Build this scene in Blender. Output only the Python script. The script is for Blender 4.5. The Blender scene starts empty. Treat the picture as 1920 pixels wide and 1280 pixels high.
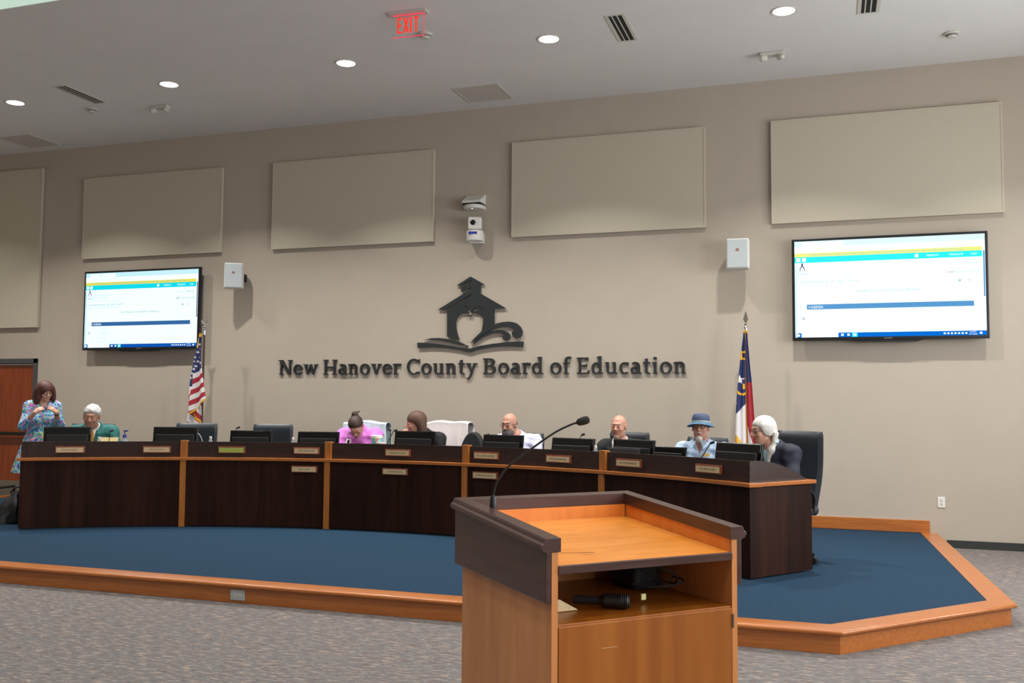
import bpy, math, random
import numpy as np
from mathutils import Vector, Matrix
random.seed(7)
PI = math.pi
SC = bpy.context.scene
COL = SC.collection

# ------------------------------------------------------------------ camera
EYE = 1.5264                       # eye height above the hall floor
F_PX, YAW, PITCH, ROLL = 1823.1, 0.3301, 0.0633, 0.0072
cam_d = bpy.data.cameras.new('camera')
cam = bpy.data.objects.new('camera', cam_d); COL.objects.link(cam)
cam_d.sensor_width = 36.0
cam_d.lens = F_PX / 1920 * 36.0
cam_d.clip_end = 100
fwd = Vector((-math.sin(YAW)*math.cos(PITCH), math.cos(YAW)*math.cos(PITCH), math.sin(PITCH)))
r0 = Vector((math.cos(YAW), math.sin(YAW), 0)); u0 = r0.cross(fwd)
rt = math.cos(ROLL)*r0 + math.sin(ROLL)*u0; up = rt.cross(fwd)
cam.matrix_world = Matrix(((rt.x, up.x, -fwd.x, 0), (rt.y, up.y, -fwd.y, 0), (rt.z, up.z, -fwd.z, EYE), (0, 0, 0, 1)))
SC.camera = cam

# ------------------------------------------------------------------ world, exposure
w = bpy.data.worlds.new('world'); SC.world = w; w.use_nodes = True
w.node_tree.nodes['Background'].inputs[0].default_value = (.8, .85, .9, 1)
w.node_tree.nodes['Background'].inputs[1].default_value = 0.05
SC.view_settings.view_transform = 'Standard'
SC.view_settings.look = 'None'
SC.view_settings.gamma = 1
SC.view_settings.use_curve_mapping = False
SC.view_settings.exposure = 0.0

WALL_Y = 11.6
CEIL = 5.34          # lower ceiling
CEIL2 = 6.0          # raised ceiling over the audience
CEIL_EDGE = 7.18
FRONT_W = 36.0       # downlights near the wall
HALL_FILL_W = 11.0       # added fill downlights over the hall, out of view
LAMP_Y = 9.56
LAMP_X = [-12.46, -10.06, -7.68, -5.28, -2.89, -0.51, 1.9]
HALL_FILL_LAMPS = [(x, y) for y in (5.6, 3.0, 0.4, -2.2) for x in (-12.2, -9.2, -6.2, -3.2, -0.2, 2.6)]  # unseen lamp grid added to fill the desk front and lectern

def lamp(x, y, z, power, size, spread, col=(1.0, .965, .92)):
    d = bpy.data.lights.new('downlight_lamp', 'AREA'); d.shape = 'DISK'; d.size = size
    d.energy = power; d.spread = math.radians(spread); d.color = col
    o = bpy.data.objects.new('downlight_lamp', d); COL.objects.link(o); o.location = (x, y, z)
    return o
LAMP_OBJS = {}
for x in LAMP_X: LAMP_OBJS[(x, LAMP_Y)] = lamp(x, LAMP_Y, CEIL-.012, FRONT_W*(.5 if x > 0 else 1), .17, 112)
FILL_WINDOWS = [(-2.6, 2.4, 90), (1.0, 2.4, 110), (5.0, 2.4, 210), (8.6, 2.4, 150)]   # unseen side windows added as fill light (centre y, width, light)
for yc, ww, en in FILL_WINDOWS:
    d = bpy.data.lights.new('window_daylight', 'AREA'); d.shape = 'RECTANGLE'; d.size = 2.2; d.size_y = ww; d.energy = en; d.color = (.96, .98, 1.0)
    o = bpy.data.objects.new('window_daylight', d); COL.objects.link(o); o.location = (4.26, yc, 2.6); o.rotation_euler = (0, math.radians(90), 0)
for x, y in HALL_FILL_LAMPS: LAMP_OBJS[(x, y)] = lamp(x, y, CEIL2-.012, HALL_FILL_W*(.5 if x > 1 else 1.1), .3, 105, (1.0, .98, .96))

# ------------------------------------------------------------------ materials
def lin(c):
    if isinstance(c, str):
        c = tuple(int(c[i:i+2], 16)/255 for i in (0, 2, 4))
    return tuple((v/12.92 if v <= .04045 else ((v+.055)/1.055)**2.4) for v in c) + (1,)
def new_mat(name):
    m = bpy.data.materials.new(name); m.use_nodes = True
    return m, m.node_tree, m.node_tree.nodes['Principled BSDF']
def mat(name, col, rough=.6, metal=0, noise=0.06, scale=40, bump=0, spec=.5, coat=0, emit=None, estr=0, alpha=None, trans=0):
    m, nt, b = new_mat(name)
    c = lin(col)
    b.inputs['Roughness'].default_value = rough; b.inputs['Metallic'].default_value = metal
    b.inputs['Specular IOR Level'].default_value = spec
    b.inputs['Coat Weight'].default_value = coat
    if trans: b.inputs['Transmission Weight'].default_value = trans
    tc = nt.nodes.new('ShaderNodeTexCoord')
    n = nt.nodes.new('ShaderNodeTexNoise'); n.inputs['Scale'].default_value = scale; n.inputs['Detail'].default_value = 4
    nt.links.new(tc.outputs['Object'], n.inputs['Vector'])
    r = nt.nodes.new('ShaderNodeValToRGB')
    r.color_ramp.elements[0].color = tuple(max(0, v*(1-noise*1.6)) for v in c[:3])+(1,)
    r.color_ramp.elements[1].color = tuple(min(1, v*(1+noise*1.6)) for v in c[:3])+(1,)
    r.color_ramp.elements[0].position = .3; r.color_ramp.elements[1].position = .7
    nt.links.new(n.outputs['Fac'], r.inputs['Fac']); nt.links.new(r.outputs['Color'], b.inputs['Base Color'])
    if bump:
        bp = nt.nodes.new('ShaderNodeBump'); bp.inputs['Strength'].default_value = bump; bp.inputs['Distance'].default_value = .004
        nt.links.new(n.outputs['Fac'], bp.inputs['Height']); nt.links.new(bp.outputs['Normal'], b.inputs['Normal'])
    if emit:
        b.inputs['Emission Color'].default_value = lin(emit); b.inputs['Emission Strength'].default_value = estr
    return m
def wood(name, c1, c2, rough=.35, grain=(30, 30, 2.2), coat=.15, bands=0, band_axis=0, band_w=.18):
    """grain stretched along the axis with the small scale; optional veneer sheets of slightly different tone"""
    m, nt, b = new_mat(name)
    tc = nt.nodes.new('ShaderNodeTexCoord'); mp = nt.nodes.new('ShaderNodeMapping')
    mp.inputs['Scale'].default_value = grain
    nt.links.new(tc.outputs['Object'], mp.inputs['Vector'])
    n = nt.nodes.new('ShaderNodeTexNoise'); n.inputs['Scale'].default_value = 1.4; n.inputs['Detail'].default_value = 6; n.inputs['Distortion'].default_value = .6
    nt.links.new(mp.outputs[0], n.inputs['Vector'])
    r = nt.nodes.new('ShaderNodeValToRGB'); r.color_ramp.elements[0].position = .32; r.color_ramp.elements[1].position = .68
    r.color_ramp.elements[0].color = lin(c1); r.color_ramp.elements[1].color = lin(c2)
    nt.links.new(n.outputs['Fac'], r.inputs['Fac'])
    out = r.outputs['Color']
    if bands:
        sx = nt.nodes.new('ShaderNodeSeparateXYZ'); nt.links.new(tc.outputs['Object'], sx.inputs[0])
        dv = nt.nodes.new('ShaderNodeMath'); dv.operation = 'DIVIDE'; dv.inputs[1].default_value = band_w
        nt.links.new(sx.outputs[band_axis], dv.inputs[0])
        fl = nt.nodes.new('ShaderNodeMath'); fl.operation = 'FLOOR'; nt.links.new(dv.outputs[0], fl.inputs[0])
        wn = nt.nodes.new('ShaderNodeTexWhiteNoise'); wn.noise_dimensions = '1D'; nt.links.new(fl.outputs[0], wn.inputs['W'])
        mr = nt.nodes.new('ShaderNodeMapRange'); mr.inputs['To Min'].default_value = 1-bands; mr.inputs['To Max'].default_value = 1+bands
        nt.links.new(wn.outputs['Value'], mr.inputs['Value'])
        mx = nt.nodes.new('ShaderNodeVectorMath'); mx.operation = 'SCALE'
        nt.links.new(out, mx.inputs[0]); nt.links.new(mr.outputs[0], mx.inputs['Scale']); out = mx.outputs[0]
    nt.links.new(out, b.inputs['Base Color'])
    b.inputs['Roughness'].default_value = rough; b.inputs['Coat Weight'].default_value = coat; b.inputs['Coat Roughness'].default_value = .25
    return m
def carpet(name, cols, scale, rough=.95):
    m, nt, b = new_mat(name)
    tc = nt.nodes.new('ShaderNodeTexCoord'); mp = nt.nodes.new('ShaderNodeMapping'); mp.inputs['Scale'].default_value = scale
    nt.links.new(tc.outputs['Object'], mp.inputs['Vector'])
    n = nt.nodes.new('ShaderNodeTexNoise'); n.inputs['Scale'].default_value = 1; n.inputs['Detail'].default_value = 5; n.inputs['Roughness'].default_value = .75
    nt.links.new(mp.outputs[0], n.inputs['Vector'])
    r = nt.nodes.new('ShaderNodeValToRGB'); cr = r.color_ramp
    while len(cr.elements) < len(cols): cr.elements.new(.5)
    for i, c in enumerate(cols):
        cr.elements[i].position = .34 + .32*i/(len(cols)-1); cr.elements[i].color = lin(c)
    nt.links.new(n.outputs['Fac'], r.inputs['Fac']); nt.links.new(r.outputs['Color'], b.inputs['Base Color'])
    bp = nt.nodes.new('ShaderNodeBump'); bp.inputs['Strength'].default_value = .25; bp.inputs['Distance'].default_value = .004
    nt.links.new(n.outputs['Fac'], bp.inputs['Height']); nt.links.new(bp.outputs['Normal'], b.inputs['Normal'])
    b.inputs['Roughness'].default_value = rough; b.inputs['Specular IOR Level'].default_value = .15
    return m
def emis(name, col, s):
    m = bpy.data.materials.new(name); m.use_nodes = True; nt = m.node_tree; nt.nodes.clear()
    e = nt.nodes.new('ShaderNodeEmission'); e.inputs[0].default_value = lin(col); e.inputs[1].default_value = s
    o = nt.nodes.new('ShaderNodeOutputMaterial'); nt.links.new(e.outputs[0], o.inputs[0]); return m
def floral(name, base, cols, scale):
    m, nt, b = new_mat(name)
    tc = nt.nodes.new('ShaderNodeTexCoord')
    wn = nt.nodes.new('ShaderNodeTexNoise'); wn.inputs['Scale'].default_value = 18
    nt.links.new(tc.outputs['Object'], wn.inputs['Vector'])
    ad = nt.nodes.new('ShaderNodeVectorMath'); ad.operation = 'MULTIPLY_ADD'; ad.inputs[1].default_value = (.06, .06, .06)
    nt.links.new(wn.outputs['Color'], ad.inputs[0]); nt.links.new(tc.outputs['Object'], ad.inputs[2])
    v = nt.nodes.new('ShaderNodeTexVoronoi'); v.inputs['Scale'].default_value = scale
    nt.links.new(ad.outputs[0], v.inputs['Vector'])
    r = nt.nodes.new('ShaderNodeValToRGB'); cr = r.color_ramp; cr.interpolation = 'CONSTANT'
    while len(cr.elements) < len(cols): cr.elements.new(.5)
    for i, c in enumerate(cols): cr.elements[i].position = i/len(cols); cr.elements[i].color = lin(c)
    sp = nt.nodes.new('ShaderNodeSeparateColor'); nt.links.new(v.outputs['Color'], sp.inputs[0])
    nt.links.new(sp.outputs[0], r.inputs['Fac']); nt.links.new(r.outputs['Color'], b.inputs['Base Color'])
    b.inputs['Roughness'].default_value = .8
    return m

M = {}
M['wall'] = mat('wall_paint', 'B2A798', .85, noise=.012, scale=3, bump=.04)
M['ceiling'] = mat('ceiling_paint', 'DEDCDA', .9, noise=.012, scale=2)
M['cove'] = emis('clerestory_glass', 'C9E0CE', .95)  # emission stands in for the brightly lit pale green fascia
M['base'] = mat('dark_base', '2B2E2C', .5)
M['fabric'] = mat('panel_fabric', 'BFB7A4', .95, noise=.04, scale=260, bump=.2, spec=.1)
M['carpet'] = carpet('hall_carpet', ['3E3432', '75675F', '5C6064', '8D8074', '9E8A78'], (11, 46, 30))
M['blue'] = carpet('stage_carpet', ['162A3B', '1C3448', '243F55'], (90, 90, 60))
M['trimwood'] = wood('stage_trim_wood', 'A05A26', 'B46C30', .3, (2.0, 40, 40), .3)
M['trimwood_v'] = wood('desk_post_wood', '9A5A22', 'B4702E', .3, (40, 40, 2.5), .3)
M['darkwood'] = wood('desk_dark_wood', '22100A', '321A10', .5, (14, 14, .8), .04, bands=.25, band_axis=0, band_w=.21)
M['darkwood'].node_tree.nodes['Principled BSDF'].inputs['Specular IOR Level'].default_value = .15
M['darkwood2'] = wood('upper_dark_wood', '261612', '35211B', .38, (3, 22, 30), .12)
M['lectdark'] = wood('lectern_dark_wood', '3A211B', '4A2F28', .3, (3, 3, 22), .35)
M['lectply'] = wood('lectern_maple', 'B8743F', 'CA8850', .35, (14, 14, 1.0), .2, bands=.07, band_axis=1, band_w=.33)
M['lectdoor'] = wood('lectern_door_maple', '8C4A0A', '9C5A14', .35, (14, 14, 1.0), .2, bands=.1, band_axis=0, band_w=.375)
M['lecttop'] = wood('lectern_top_maple', 'D4812A', 'E29240', .3, (3, 16, 16), .3)
M['lectin'] = wood('lectern_inner_maple', 'CF7528', 'DA8434', .35, (14, 14, 2), .2)
M['door'] = wood('door_wood', '7A3312', '954418', .35, (26, 26, 1.5), .25)
M['doorframe'] = mat('door_frame_grey', '4A4B4D', .5)
M['steel'] = mat('brushed_steel', 'A7A39A', .3, 1, noise=.05, scale=90)
M['silver'] = mat('silver_chrome', 'E4E4E4', .15, 1, noise=.02)
M['black'] = mat('black_plastic', '0D0F10', .45, noise=.1)
M['blackgloss'] = mat('black_gloss_plastic', '0B0C0E', .22, noise=.05)
M['bezel'] = mat('television_bezel', '14161A', .3, noise=.05)
M['rubber'] = mat('black_rubber', '121313', .8, noise=.1)
M['leather'] = mat('dark_grey_leather', '262D33', .42, noise=.12, scale=60, bump=.12)
M['letter'] = mat('sign_dark_grey', '24292B', .5, noise=.04)
M['white'] = mat('white_plastic', 'DEDDD6', .45, noise=.02)
M['offwhite'] = mat('offwhite_plastic', 'C9C6BB', .5, noise=.02)
M['grille'] = mat('speaker_grille_grey', 'A9B0B2', .6, noise=.12, scale=500)
M['ventdark'] = mat('vent_dark_slot', '151515', .8)
M['grillepanel'] = mat('return_grille_grey', 'C6BFB5', .8, noise=.03, scale=120)
M['plaque'] = wood('plaque_walnut', '6B3420', '84462C', .3, (30, 30, 3), .3)
M['plate'] = mat('plaque_brass_plate', 'CDB48C', .45, noise=.03)
M['plategreen'] = mat('plaque_green_plate', 'A5AE52', .5, noise=.03)
M['ink'] = mat('plate_engraving', '6A5B46', .6)
M['paper'] = mat('paper_white', 'E8E8E6', .8, noise=.02)
M['manila'] = mat('manila_card', 'C8B47F', .8, noise=.03)
M['skin'] = mat('skin_fair', 'C4967F', .5, noise=.05, scale=30)
M['skin_pink'] = mat('skin_ruddy', 'BF8A75', .5, noise=.06, scale=30)
M['skin_tan'] = mat('skin_tan', 'A97C66', .5, noise=.06, scale=30)
M['lips'] = mat('lips', 'A8695D', .45)
M['eye'] = mat('eye_white', 'D9D4CE', .3)
M['iris'] = mat('iris_dark', '2E2520', .3)
M['brow_dark'] = mat('brow_dark', '4A352B', .8)
M['gold'] = mat('gold_fringe', 'D9A32A', .6, noise=.12, scale=160)
M['flagred'] = mat('flag_red', 'A01F2E', .7, noise=.05)
M['flagwhite'] = mat('flag_white', 'D8D3D2', .7, noise=.03)
M['flagblue'] = mat('flag_blue', '1E2A5C', .7, noise=.05)
M['polewood'] = mat('flag_pole_dark', '3A2A1E', .4)
M['bulb'] = emis('lamp_diffuser', 'FFFDF6', 6)
M['exitred'] = emis('exit_red_letters', 'FF3A2C', 1.15)
M['exitpink'] = emis('exit_red_edge', 'FF5068', .9)
M['bottleblue'] = mat('pump_blue', '24309A', .35)
M['clear'] = mat('clear_plastic', 'E6EEF2', .1, noise=.01, trans=.75)
M['bag'] = mat('black_bag_nylon', '0C0D0F', .35, noise=.2, scale=14, bump=.6)

# ------------------------------------------------------------------ tagging and object helpers
def tag(o, label=None, cat=None, group=None, kind=None):
    if label: o['label'] = label
    if cat: o['category'] = cat
    if group: o['group'] = group
    if kind: o['kind'] = kind
    return o
def thing(name, label, cat, loc=(0, 0, 0), rz=0, group=None):
    o = bpy.data.objects.new(name, None); COL.objects.link(o); o.empty_display_size = .05
    o.location = loc; o.rotation_euler = (0, 0, rz)
    return tag(o, label, cat, group)
def put(name, me, mats, parent=None):
    if not isinstance(mats, (list, tuple)): mats = [mats]
    for m in mats: me.materials.append(m)
    o = bpy.data.objects.new(name, me); COL.objects.link(o)
    if parent: o.parent = parent
    return o
def copy_tree(o, parent=None):
    c = o.copy(); COL.objects.link(c)
    if parent: c.parent = parent
    for ch in list(o.children): copy_tree(ch, c)
    return c

class MB:
    """collects shapes, then links them as one mesh"""
    def __init__(s): s.v = []; s.f = []; s.mi = []; s.m = 0; s.X = Matrix.Identity(4)
    def add(s, vs, fs):
        n = len(s.v); s.v += [tuple(s.X @ Vector(v)) for v in vs]
        s.f += [tuple(i+n for i in f) for f in fs]; s.mi += [s.m]*len(fs); return s
    def box(s, a, b):
        (x0, y0, z0), (x1, y1, z1) = a, b
        s.add([(x0,y0,z0),(x1,y0,z0),(x1,y1,z0),(x0,y1,z0),(x0,y0,z1),(x1,y0,z1),(x1,y1,z1),(x0,y1,z1)],
              [(0,3,2,1),(4,5,6,7),(0,1,5,4),(1,2,6,5),(2,3,7,6),(3,0,4,7)]); return s
    def prism(s, poly, a0, a1, plane='xy'):
        """poly extruded along the third axis from a0 to a1"""
        n = len(poly)
        def P(p, a):
            return {'xy': (p[0], p[1], a), 'xz': (p[0], a, p[1]), 'yz': (a, p[0], p[1])}[plane]
        vs = [P(p, a0) for p in poly]+[P(p, a1) for p in poly]
        fs = [tuple(range(n))[::-1], tuple(range(n, 2*n))]+[(i, (i+1) % n, n+(i+1) % n, n+i) for i in range(n)]
        s.add(vs, fs); return s
    def lathe(s, prof, n=24, c=(0, 0, 0), axis='z'):
        vs = []; fs = []
        for (r, z) in prof:
            for k in range(n):
                a = 2*PI*k/n; x, y = r*math.cos(a), r*math.sin(a)
                vs.append({'z': (x, y, z), 'y': (x, z, y), 'x': (z, x, y)}[axis])
        vs = [(v[0]+c[0], v[1]+c[1], v[2]+c[2]) for v in vs]
        for i in range(len(prof)-1):
            for k in range(n):
                fs.append((i*n+k, i*n+(k+1) % n, (i+1)*n+(k+1) % n, (i+1)*n+k))
        fs.append(tuple(range(n))[::-1]); fs.append(tuple((len(prof)-1)*n+k for k in range(n)))
        s.add(vs, fs); return s
    def tube(s, pts, r, n=8):
        pts = [Vector(p) for p in pts]; vs = []; fs = []
        rs = r if isinstance(r, (list, tuple)) else [r]*len(pts)
        prev = None
        for i, p in enumerate(pts):
            d = (pts[min(i+1, len(pts)-1)]-pts[max(i-1, 0)]).normalized()
            if prev is None: a = d.orthogonal().normalized()
            else: a = (prev - d*prev.dot(d)).normalized()
            prev = a; b = d.cross(a)
            for k in range(n):
                t = 2*PI*k/n; vs.append(tuple(p+(a*math.cos(t)+b*math.sin(t))*rs[i]))
        for i in range(len(pts)-1):
            for k in range(n): fs.append((i*n+k, i*n+(k+1) % n, (i+1)*n+(k+1) % n, (i+1)*n+k))
        fs.append(tuple(range(n))[::-1]); fs.append(tuple((len(pts)-1)*n+k for k in range(n)))
        s.add(vs, fs); return s
    def ell(s, c, r, n=20, m=12):
        prof = [(max(1e-4, math.sin(PI*i/m)), -math.cos(PI*i/m)) for i in range(m+1)]
        old = s.X; s.X = old @ Matrix.Translation(c) @ Matrix.Diagonal((r[0], r[1], r[2], 1)); s.lathe(prof, n); s.X = old; return s
    def build(s, name, mats, parent=None, bevel=0, smooth=False, seg=2):
        me = bpy.data.meshes.new(name); me.from_pydata(s.v, [], s.f); me.update()
        o = put(name, me, mats, parent)
        for p, i in zip(me.polygons, s.mi): p.material_index = i
        import bmesh
        bm = bmesh.new(); bm.from_mesh(me); bmesh.ops.recalc_face_normals(bm, faces=bm.faces); bm.to_mesh(me); bm.free()
        if smooth:
            for p in me.polygons: p.use_smooth = True
            me.set_sharp_from_angle(angle=math.radians(38))
        if bevel:
            b = o.modifiers.new('bevel', 'BEVEL'); b.width = bevel; b.segments = seg; b.limit_method = 'ANGLE'; b.angle_limit = math.radians(40)
        return o
def rotm(rx=0, ry=0, rz=0): return Matrix.Rotation(rz, 4, 'Z') @ Matrix.Rotation(ry, 4, 'Y') @ Matrix.Rotation(rx, 4, 'X')
def bezier(ps, n=24):
    """smooth curve through points (Catmull-Rom)"""
    ps = [Vector(p) for p in ps]; ps = [2*ps[0]-ps[1]]+ps+[2*ps[-1]-ps[-2]]; out = []
    for i in range(1, len(ps)-2):
        for k in range(n):
            t = k/n; a, b, c, d = ps[i-1:i+3]
            out.append(.5*((2*b)+(c-a)*t+(2*a-5*b+4*c-d)*t*t+(-a+3*b-3*c+d)*t**3))
    out.append(ps[-2]); return out
def text_geo(s, size, ext=.002):
    """built-in font text as vertices and faces, centred, lying in xz and facing -y"""
    cu = bpy.data.curves.new('tmp', 'FONT'); cu.body = s; cu.size = size; cu.extrude = ext; cu.align_x = 'CENTER'; cu.align_y = 'CENTER'
    cu.resolution_u = 3
    ob = bpy.data.objects.new('tmp', cu); COL.objects.link(ob)
    dg = bpy.context.evaluated_depsgraph_get(); dg.update()
    me = ob.evaluated_get(dg).to_mesh()
    vs = [(v.co.x, -v.co.z, v.co.y) for v in me.vertices]; fs = [tuple(p.vertices) for p in me.polygons]
    ob.evaluated_get(dg).to_mesh_clear()
    bpy.data.objects.remove(ob); bpy.data.curves.remove(cu)
    return vs, fs
def add_text(mb, s, size, at, ext=.002, width=None, align=0):
    vs, fs = text_geo(s, size, ext)
    x0 = min(v[0] for v in vs); x1 = max(v[0] for v in vs); z0 = min(v[2] for v in vs); z1 = max(v[2] for v in vs)
    k = (width/(x1-x0)) if width else 1
    ox = (x0+x1)/2 if align == 0 else x0
    vs = [((v[0]-ox)*k+at[0], v[1]+at[1], v[2]-(z0+z1)/2+at[2]) for v in vs]
    mb.add(vs, fs)
def curve_fill(splines, depth):
    """closed outlines (holes nested) filled and extruded; returns verts in xz plane"""
    cu = bpy.data.curves.new('tmp', 'CURVE'); cu.dimensions = '2D'; cu.fill_mode = 'BOTH'; cu.extrude = depth/2
    for sp in splines:
        s = cu.splines.new('POLY'); s.points.add(len(sp)-1); s.use_cyclic_u = True
        for p, q in zip(s.points, sp): p.co = (q[0], q[1], 0, 1)
    ob = bpy.data.objects.new('tmp', cu); COL.objects.link(ob)
    dg = bpy.context.evaluated_depsgraph_get(); dg.update()
    me = ob.evaluated_get(dg).to_mesh()
    vs = [(v.co.x, -v.co.z, v.co.y) for v in me.vertices]; fs = [tuple(p.vertices) for p in me.polygons]
    ob.evaluated_get(dg).to_mesh_clear(); bpy.data.objects.remove(ob); bpy.data.curves.remove(cu)
    return vs, fs
def struct(o): o['kind'] = 'structure'; return o

# ------------------------------------------------------------------ the hall
X0, X1, YB = -13.6, 4.3, -5.0
HP = .15                                    # stage height
struct(MB().box((X0, YB, -.1), (X1, WALL_Y, 0)).build('floor', M['carpet']))
# far wall with the doorway
DX0, DX1, DZ = -12.62, -11.62, 2.09
m = MB()
m.box((X0, WALL_Y, 0), (DX0, WALL_Y+.15, CEIL)); m.box((DX1, WALL_Y, 0), (X1, WALL_Y+.15, CEIL)); m.box((DX0, WALL_Y, DZ), (DX1, WALL_Y+.15, CEIL))
struct(m.build('wall_back', M['wall']))
struct(MB().box((X0-.15, YB-.15, 0), (X0, WALL_Y+.15, CEIL2+.2)).build('wall_left', M['wall']))
struct(MB().box((X1, YB-.15, 0), (X1+.15, WALL_Y+.15, CEIL2+.2)).build('wall_right', M['wall']))
struct(MB().box((X0-.15, YB-.15, 0), (X1+.15, YB, CEIL2+.2)).build('wall_front', M['wall']))
m = MB().box((X0-.15, CEIL_EDGE, CEIL), (X1+.15, WALL_Y+.15, CEIL+.12))
m.box((X0-.15, YB-.15, CEIL2), (X1+.15, CEIL_EDGE+.12, CEIL2+.12)); m.box((X0-.15, CEIL_EDGE, CEIL+.12), (X1+.15, CEIL_EDGE+.1, CEIL2))
struct(m.build('ceiling', M['ceiling']))
struct(MB().box((X0+.002, CEIL_EDGE-.02, CEIL+.004), (X1-.002, CEIL_EDGE-.001, CEIL2-.002)).build('window_9', M['cove']))  # fascia face, its brightness put in as glow
for k, (yc, ww, en) in enumerate(FILL_WINDOWS):  # frames and glowing panes of the added windows, out of view
    f_ = MB(); h2 = ww/2
    for a, b in (((X1-.05, yc-h2-.06, 1.44), (X1, yc-h2, 3.76)), ((X1-.05, yc+h2, 1.44), (X1, yc+h2+.06, 3.76)), ((X1-.05, yc-h2, 1.44), (X1, yc+h2, 1.5)), ((X1-.05, yc-h2, 3.7), (X1, yc+h2, 3.76)), ((X1-.05, yc-.02, 1.5), (X1-.03, yc+.02, 3.7))): f_.box(a, b)
    wo = struct(f_.build('window_%d' % (k+1), M['doorframe']))
    MB().box((X1-.012, yc-h2, 1.5), (X1-.004, yc+h2, 3.7)).build('window_pane', emis('window_sky_%d' % k, 'DCE9F2', 1.0), wo)
struct(MB().box((1.02, WALL_Y-.012, 0), (X1, WALL_Y, .084)).build('baseboard_back', M['base'], bevel=.003))
struct(MB().box((X1-.012, YB, 0), (X1, WALL_Y-.012, .084)).build('baseboard_right', M['base']))
# door with frame, kick plate and push bar
d = struct(MB().box((DX0+.01, WALL_Y+.03, .0), (DX1-.01, WALL_Y+.075, DZ-.02)).build('door_1', M['door']))
fr = MB(); fr.box((DX0-.06, WALL_Y-.02, 0), (DX0+.012, WALL_Y+.12, DZ+.06)); fr.box((DX1-.012, WALL_Y-.02, 0), (DX1+.06, WALL_Y+.12, DZ+.06)); fr.box((DX0-.06, WALL_Y-.02, DZ-.012), (DX1+.06, WALL_Y+.12, DZ+.06))
fr.build('door_frame', M['doorframe'], d, bevel=.004)
MB().box((DX0+.02, WALL_Y+.02, DZ-.034), (DX1-.02, WALL_Y+.032, DZ-.022)).build('door_closer_strip', M['white'], d)
MB().box((DX0+.03, WALL_Y+.022, .02), (DX1-.03, WALL_Y+.03, .30)).build('kick_plate', M['steel'], d)
pb = MB(); pb.box((DX0+.06, WALL_Y-.045, .985), (DX1-.02, WALL_Y-.005, 1.035)); pb.box((DX0+.05, WALL_Y-.005, .97), (DX0+.14, WALL_Y+.03, 1.05)); pb.box((DX1-.14, WALL_Y-.005, .97), (DX1-.05, WALL_Y+.03, 1.05))
pb.build('push_bar', M['black'], d, bevel=.006)

# ------------------------------------------------------------------ stage
CX = -4.66
outl = [(-9.27, 6.41), (-.05, 6.41), (1.083, 7.704), (.90, WALL_Y), (-10.22, WALL_Y), (-10.40, 7.704)]
inl = [(-9.21, 6.55), (-.11, 6.55), (.935, 7.745), (.757, WALL_Y), (-10.077, WALL_Y), (-10.255, 7.745)]
struct(MB().prism(inl, 0, HP-.002).build('stage_floor', M['blue']))
edge = MB()
segs = [(0, 1), (1, 2), (2, 3), (4, 5), (5, 0)]
nosing = MB()
for i, j in segs:
    a, b = Vector(outl[i]), Vector(outl[j]); dd = (b-a).normalized(); nn = Vector((dd.y, -dd.x))
    edge.add([(a.x, a.y, 0), (b.x, b.y, 0), (inl[j][0], inl[j][1], 0), (inl[i][0], inl[i][1], 0), (a.x, a.y, HP-.03), (b.x, b.y, HP-.03), (inl[j][0], inl[j][1], HP-.03), (inl[i][0], inl[i][1], HP-.03)],
             [(0,3,2,1),(4,5,6,7),(0,1,5,4),(1,2,6,5),(2,3,7,6),(3,0,4,7)])
struct(edge.build('trim_2', M['trimwood']))
# bullnose cap: profile swept round the outline
def offs(poly, k):
    n = len(poly); out = []
    for i in range(n):
        p, a, b = Vector(poly[i]), Vector(poly[i-1]), Vector(poly[(i+1) % n])
        d1, d2 = (p-a).normalized(), (b-p).normalized(); n1, n2 = Vector((d1.y, -d1.x)), Vector((d2.y, -d2.x))
        bis = (n1+n2); bis = bis/bis.length_squared*2
        out.append(p+bis*k)
    return out
prof = [(.02, HP-.034)]+[(.02+.017*math.sin(t), HP-.017-.017*math.cos(t)) for t in np.linspace(.3, PI, 7)]
rings = [[(p.x, p.y, z) for p in offs(outl, k)] for k, z in [(-.01, HP-.034)]+prof]+[[(p[0], p[1], HP) for p in inl]]
order = [3, 2, 1, 0, 5, 4]     # open chain wall - right - front - left - wall
vs = [r[i] for r in rings for i in order]; fs = []
for k in range(len(rings)-1):
    for i in range(5): fs.append((k*6+i, k*6+i+1, (k+1)*6+i+1, (k+1)*6+i))
nosing.add(vs, fs); struct(nosing.build('trim_3', M['trimwood'], smooth=True))
struct(MB().box((-10.1, WALL_Y-.022, HP), (.85, WALL_Y, HP+.133)).build('baseboard_stage', M['trimwood'], bevel=.003))
# landing beside the stage, left
struct(MB().prism([(-11.5, 8.6), (-10.42, 8.6), (-10.26, WALL_Y-.01), (-11.72, WALL_Y-.01)], 0, .10).build('landing_floor', M['blue']))
struct(MB().prism([(-11.56, 8.6), (-11.44, 8.6), (-11.62, WALL_Y-.03), (-11.74, WALL_Y-.03)], .101, .122).build('trim_4', M['trimwood']))
hr = thing('ramp_rail', 'low black pipe rail standing along the landing in front of the door', 'rail', (0, 0, 0))
MB().tube([(-11.49, 9.0, .24), (-11.72, 11.4, .24)], .018, 10).build('rail_bar', M['black'], hr, smooth=True)
for t in (.02, 1.0):
    MB().tube([(-11.49-.23*t, 9.0+2.4*t, .115), (-11.49-.23*t, 9.0+2.4*t, .25)], .014, 8).build('rail_post', M['black'], hr, smooth=True)

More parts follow.
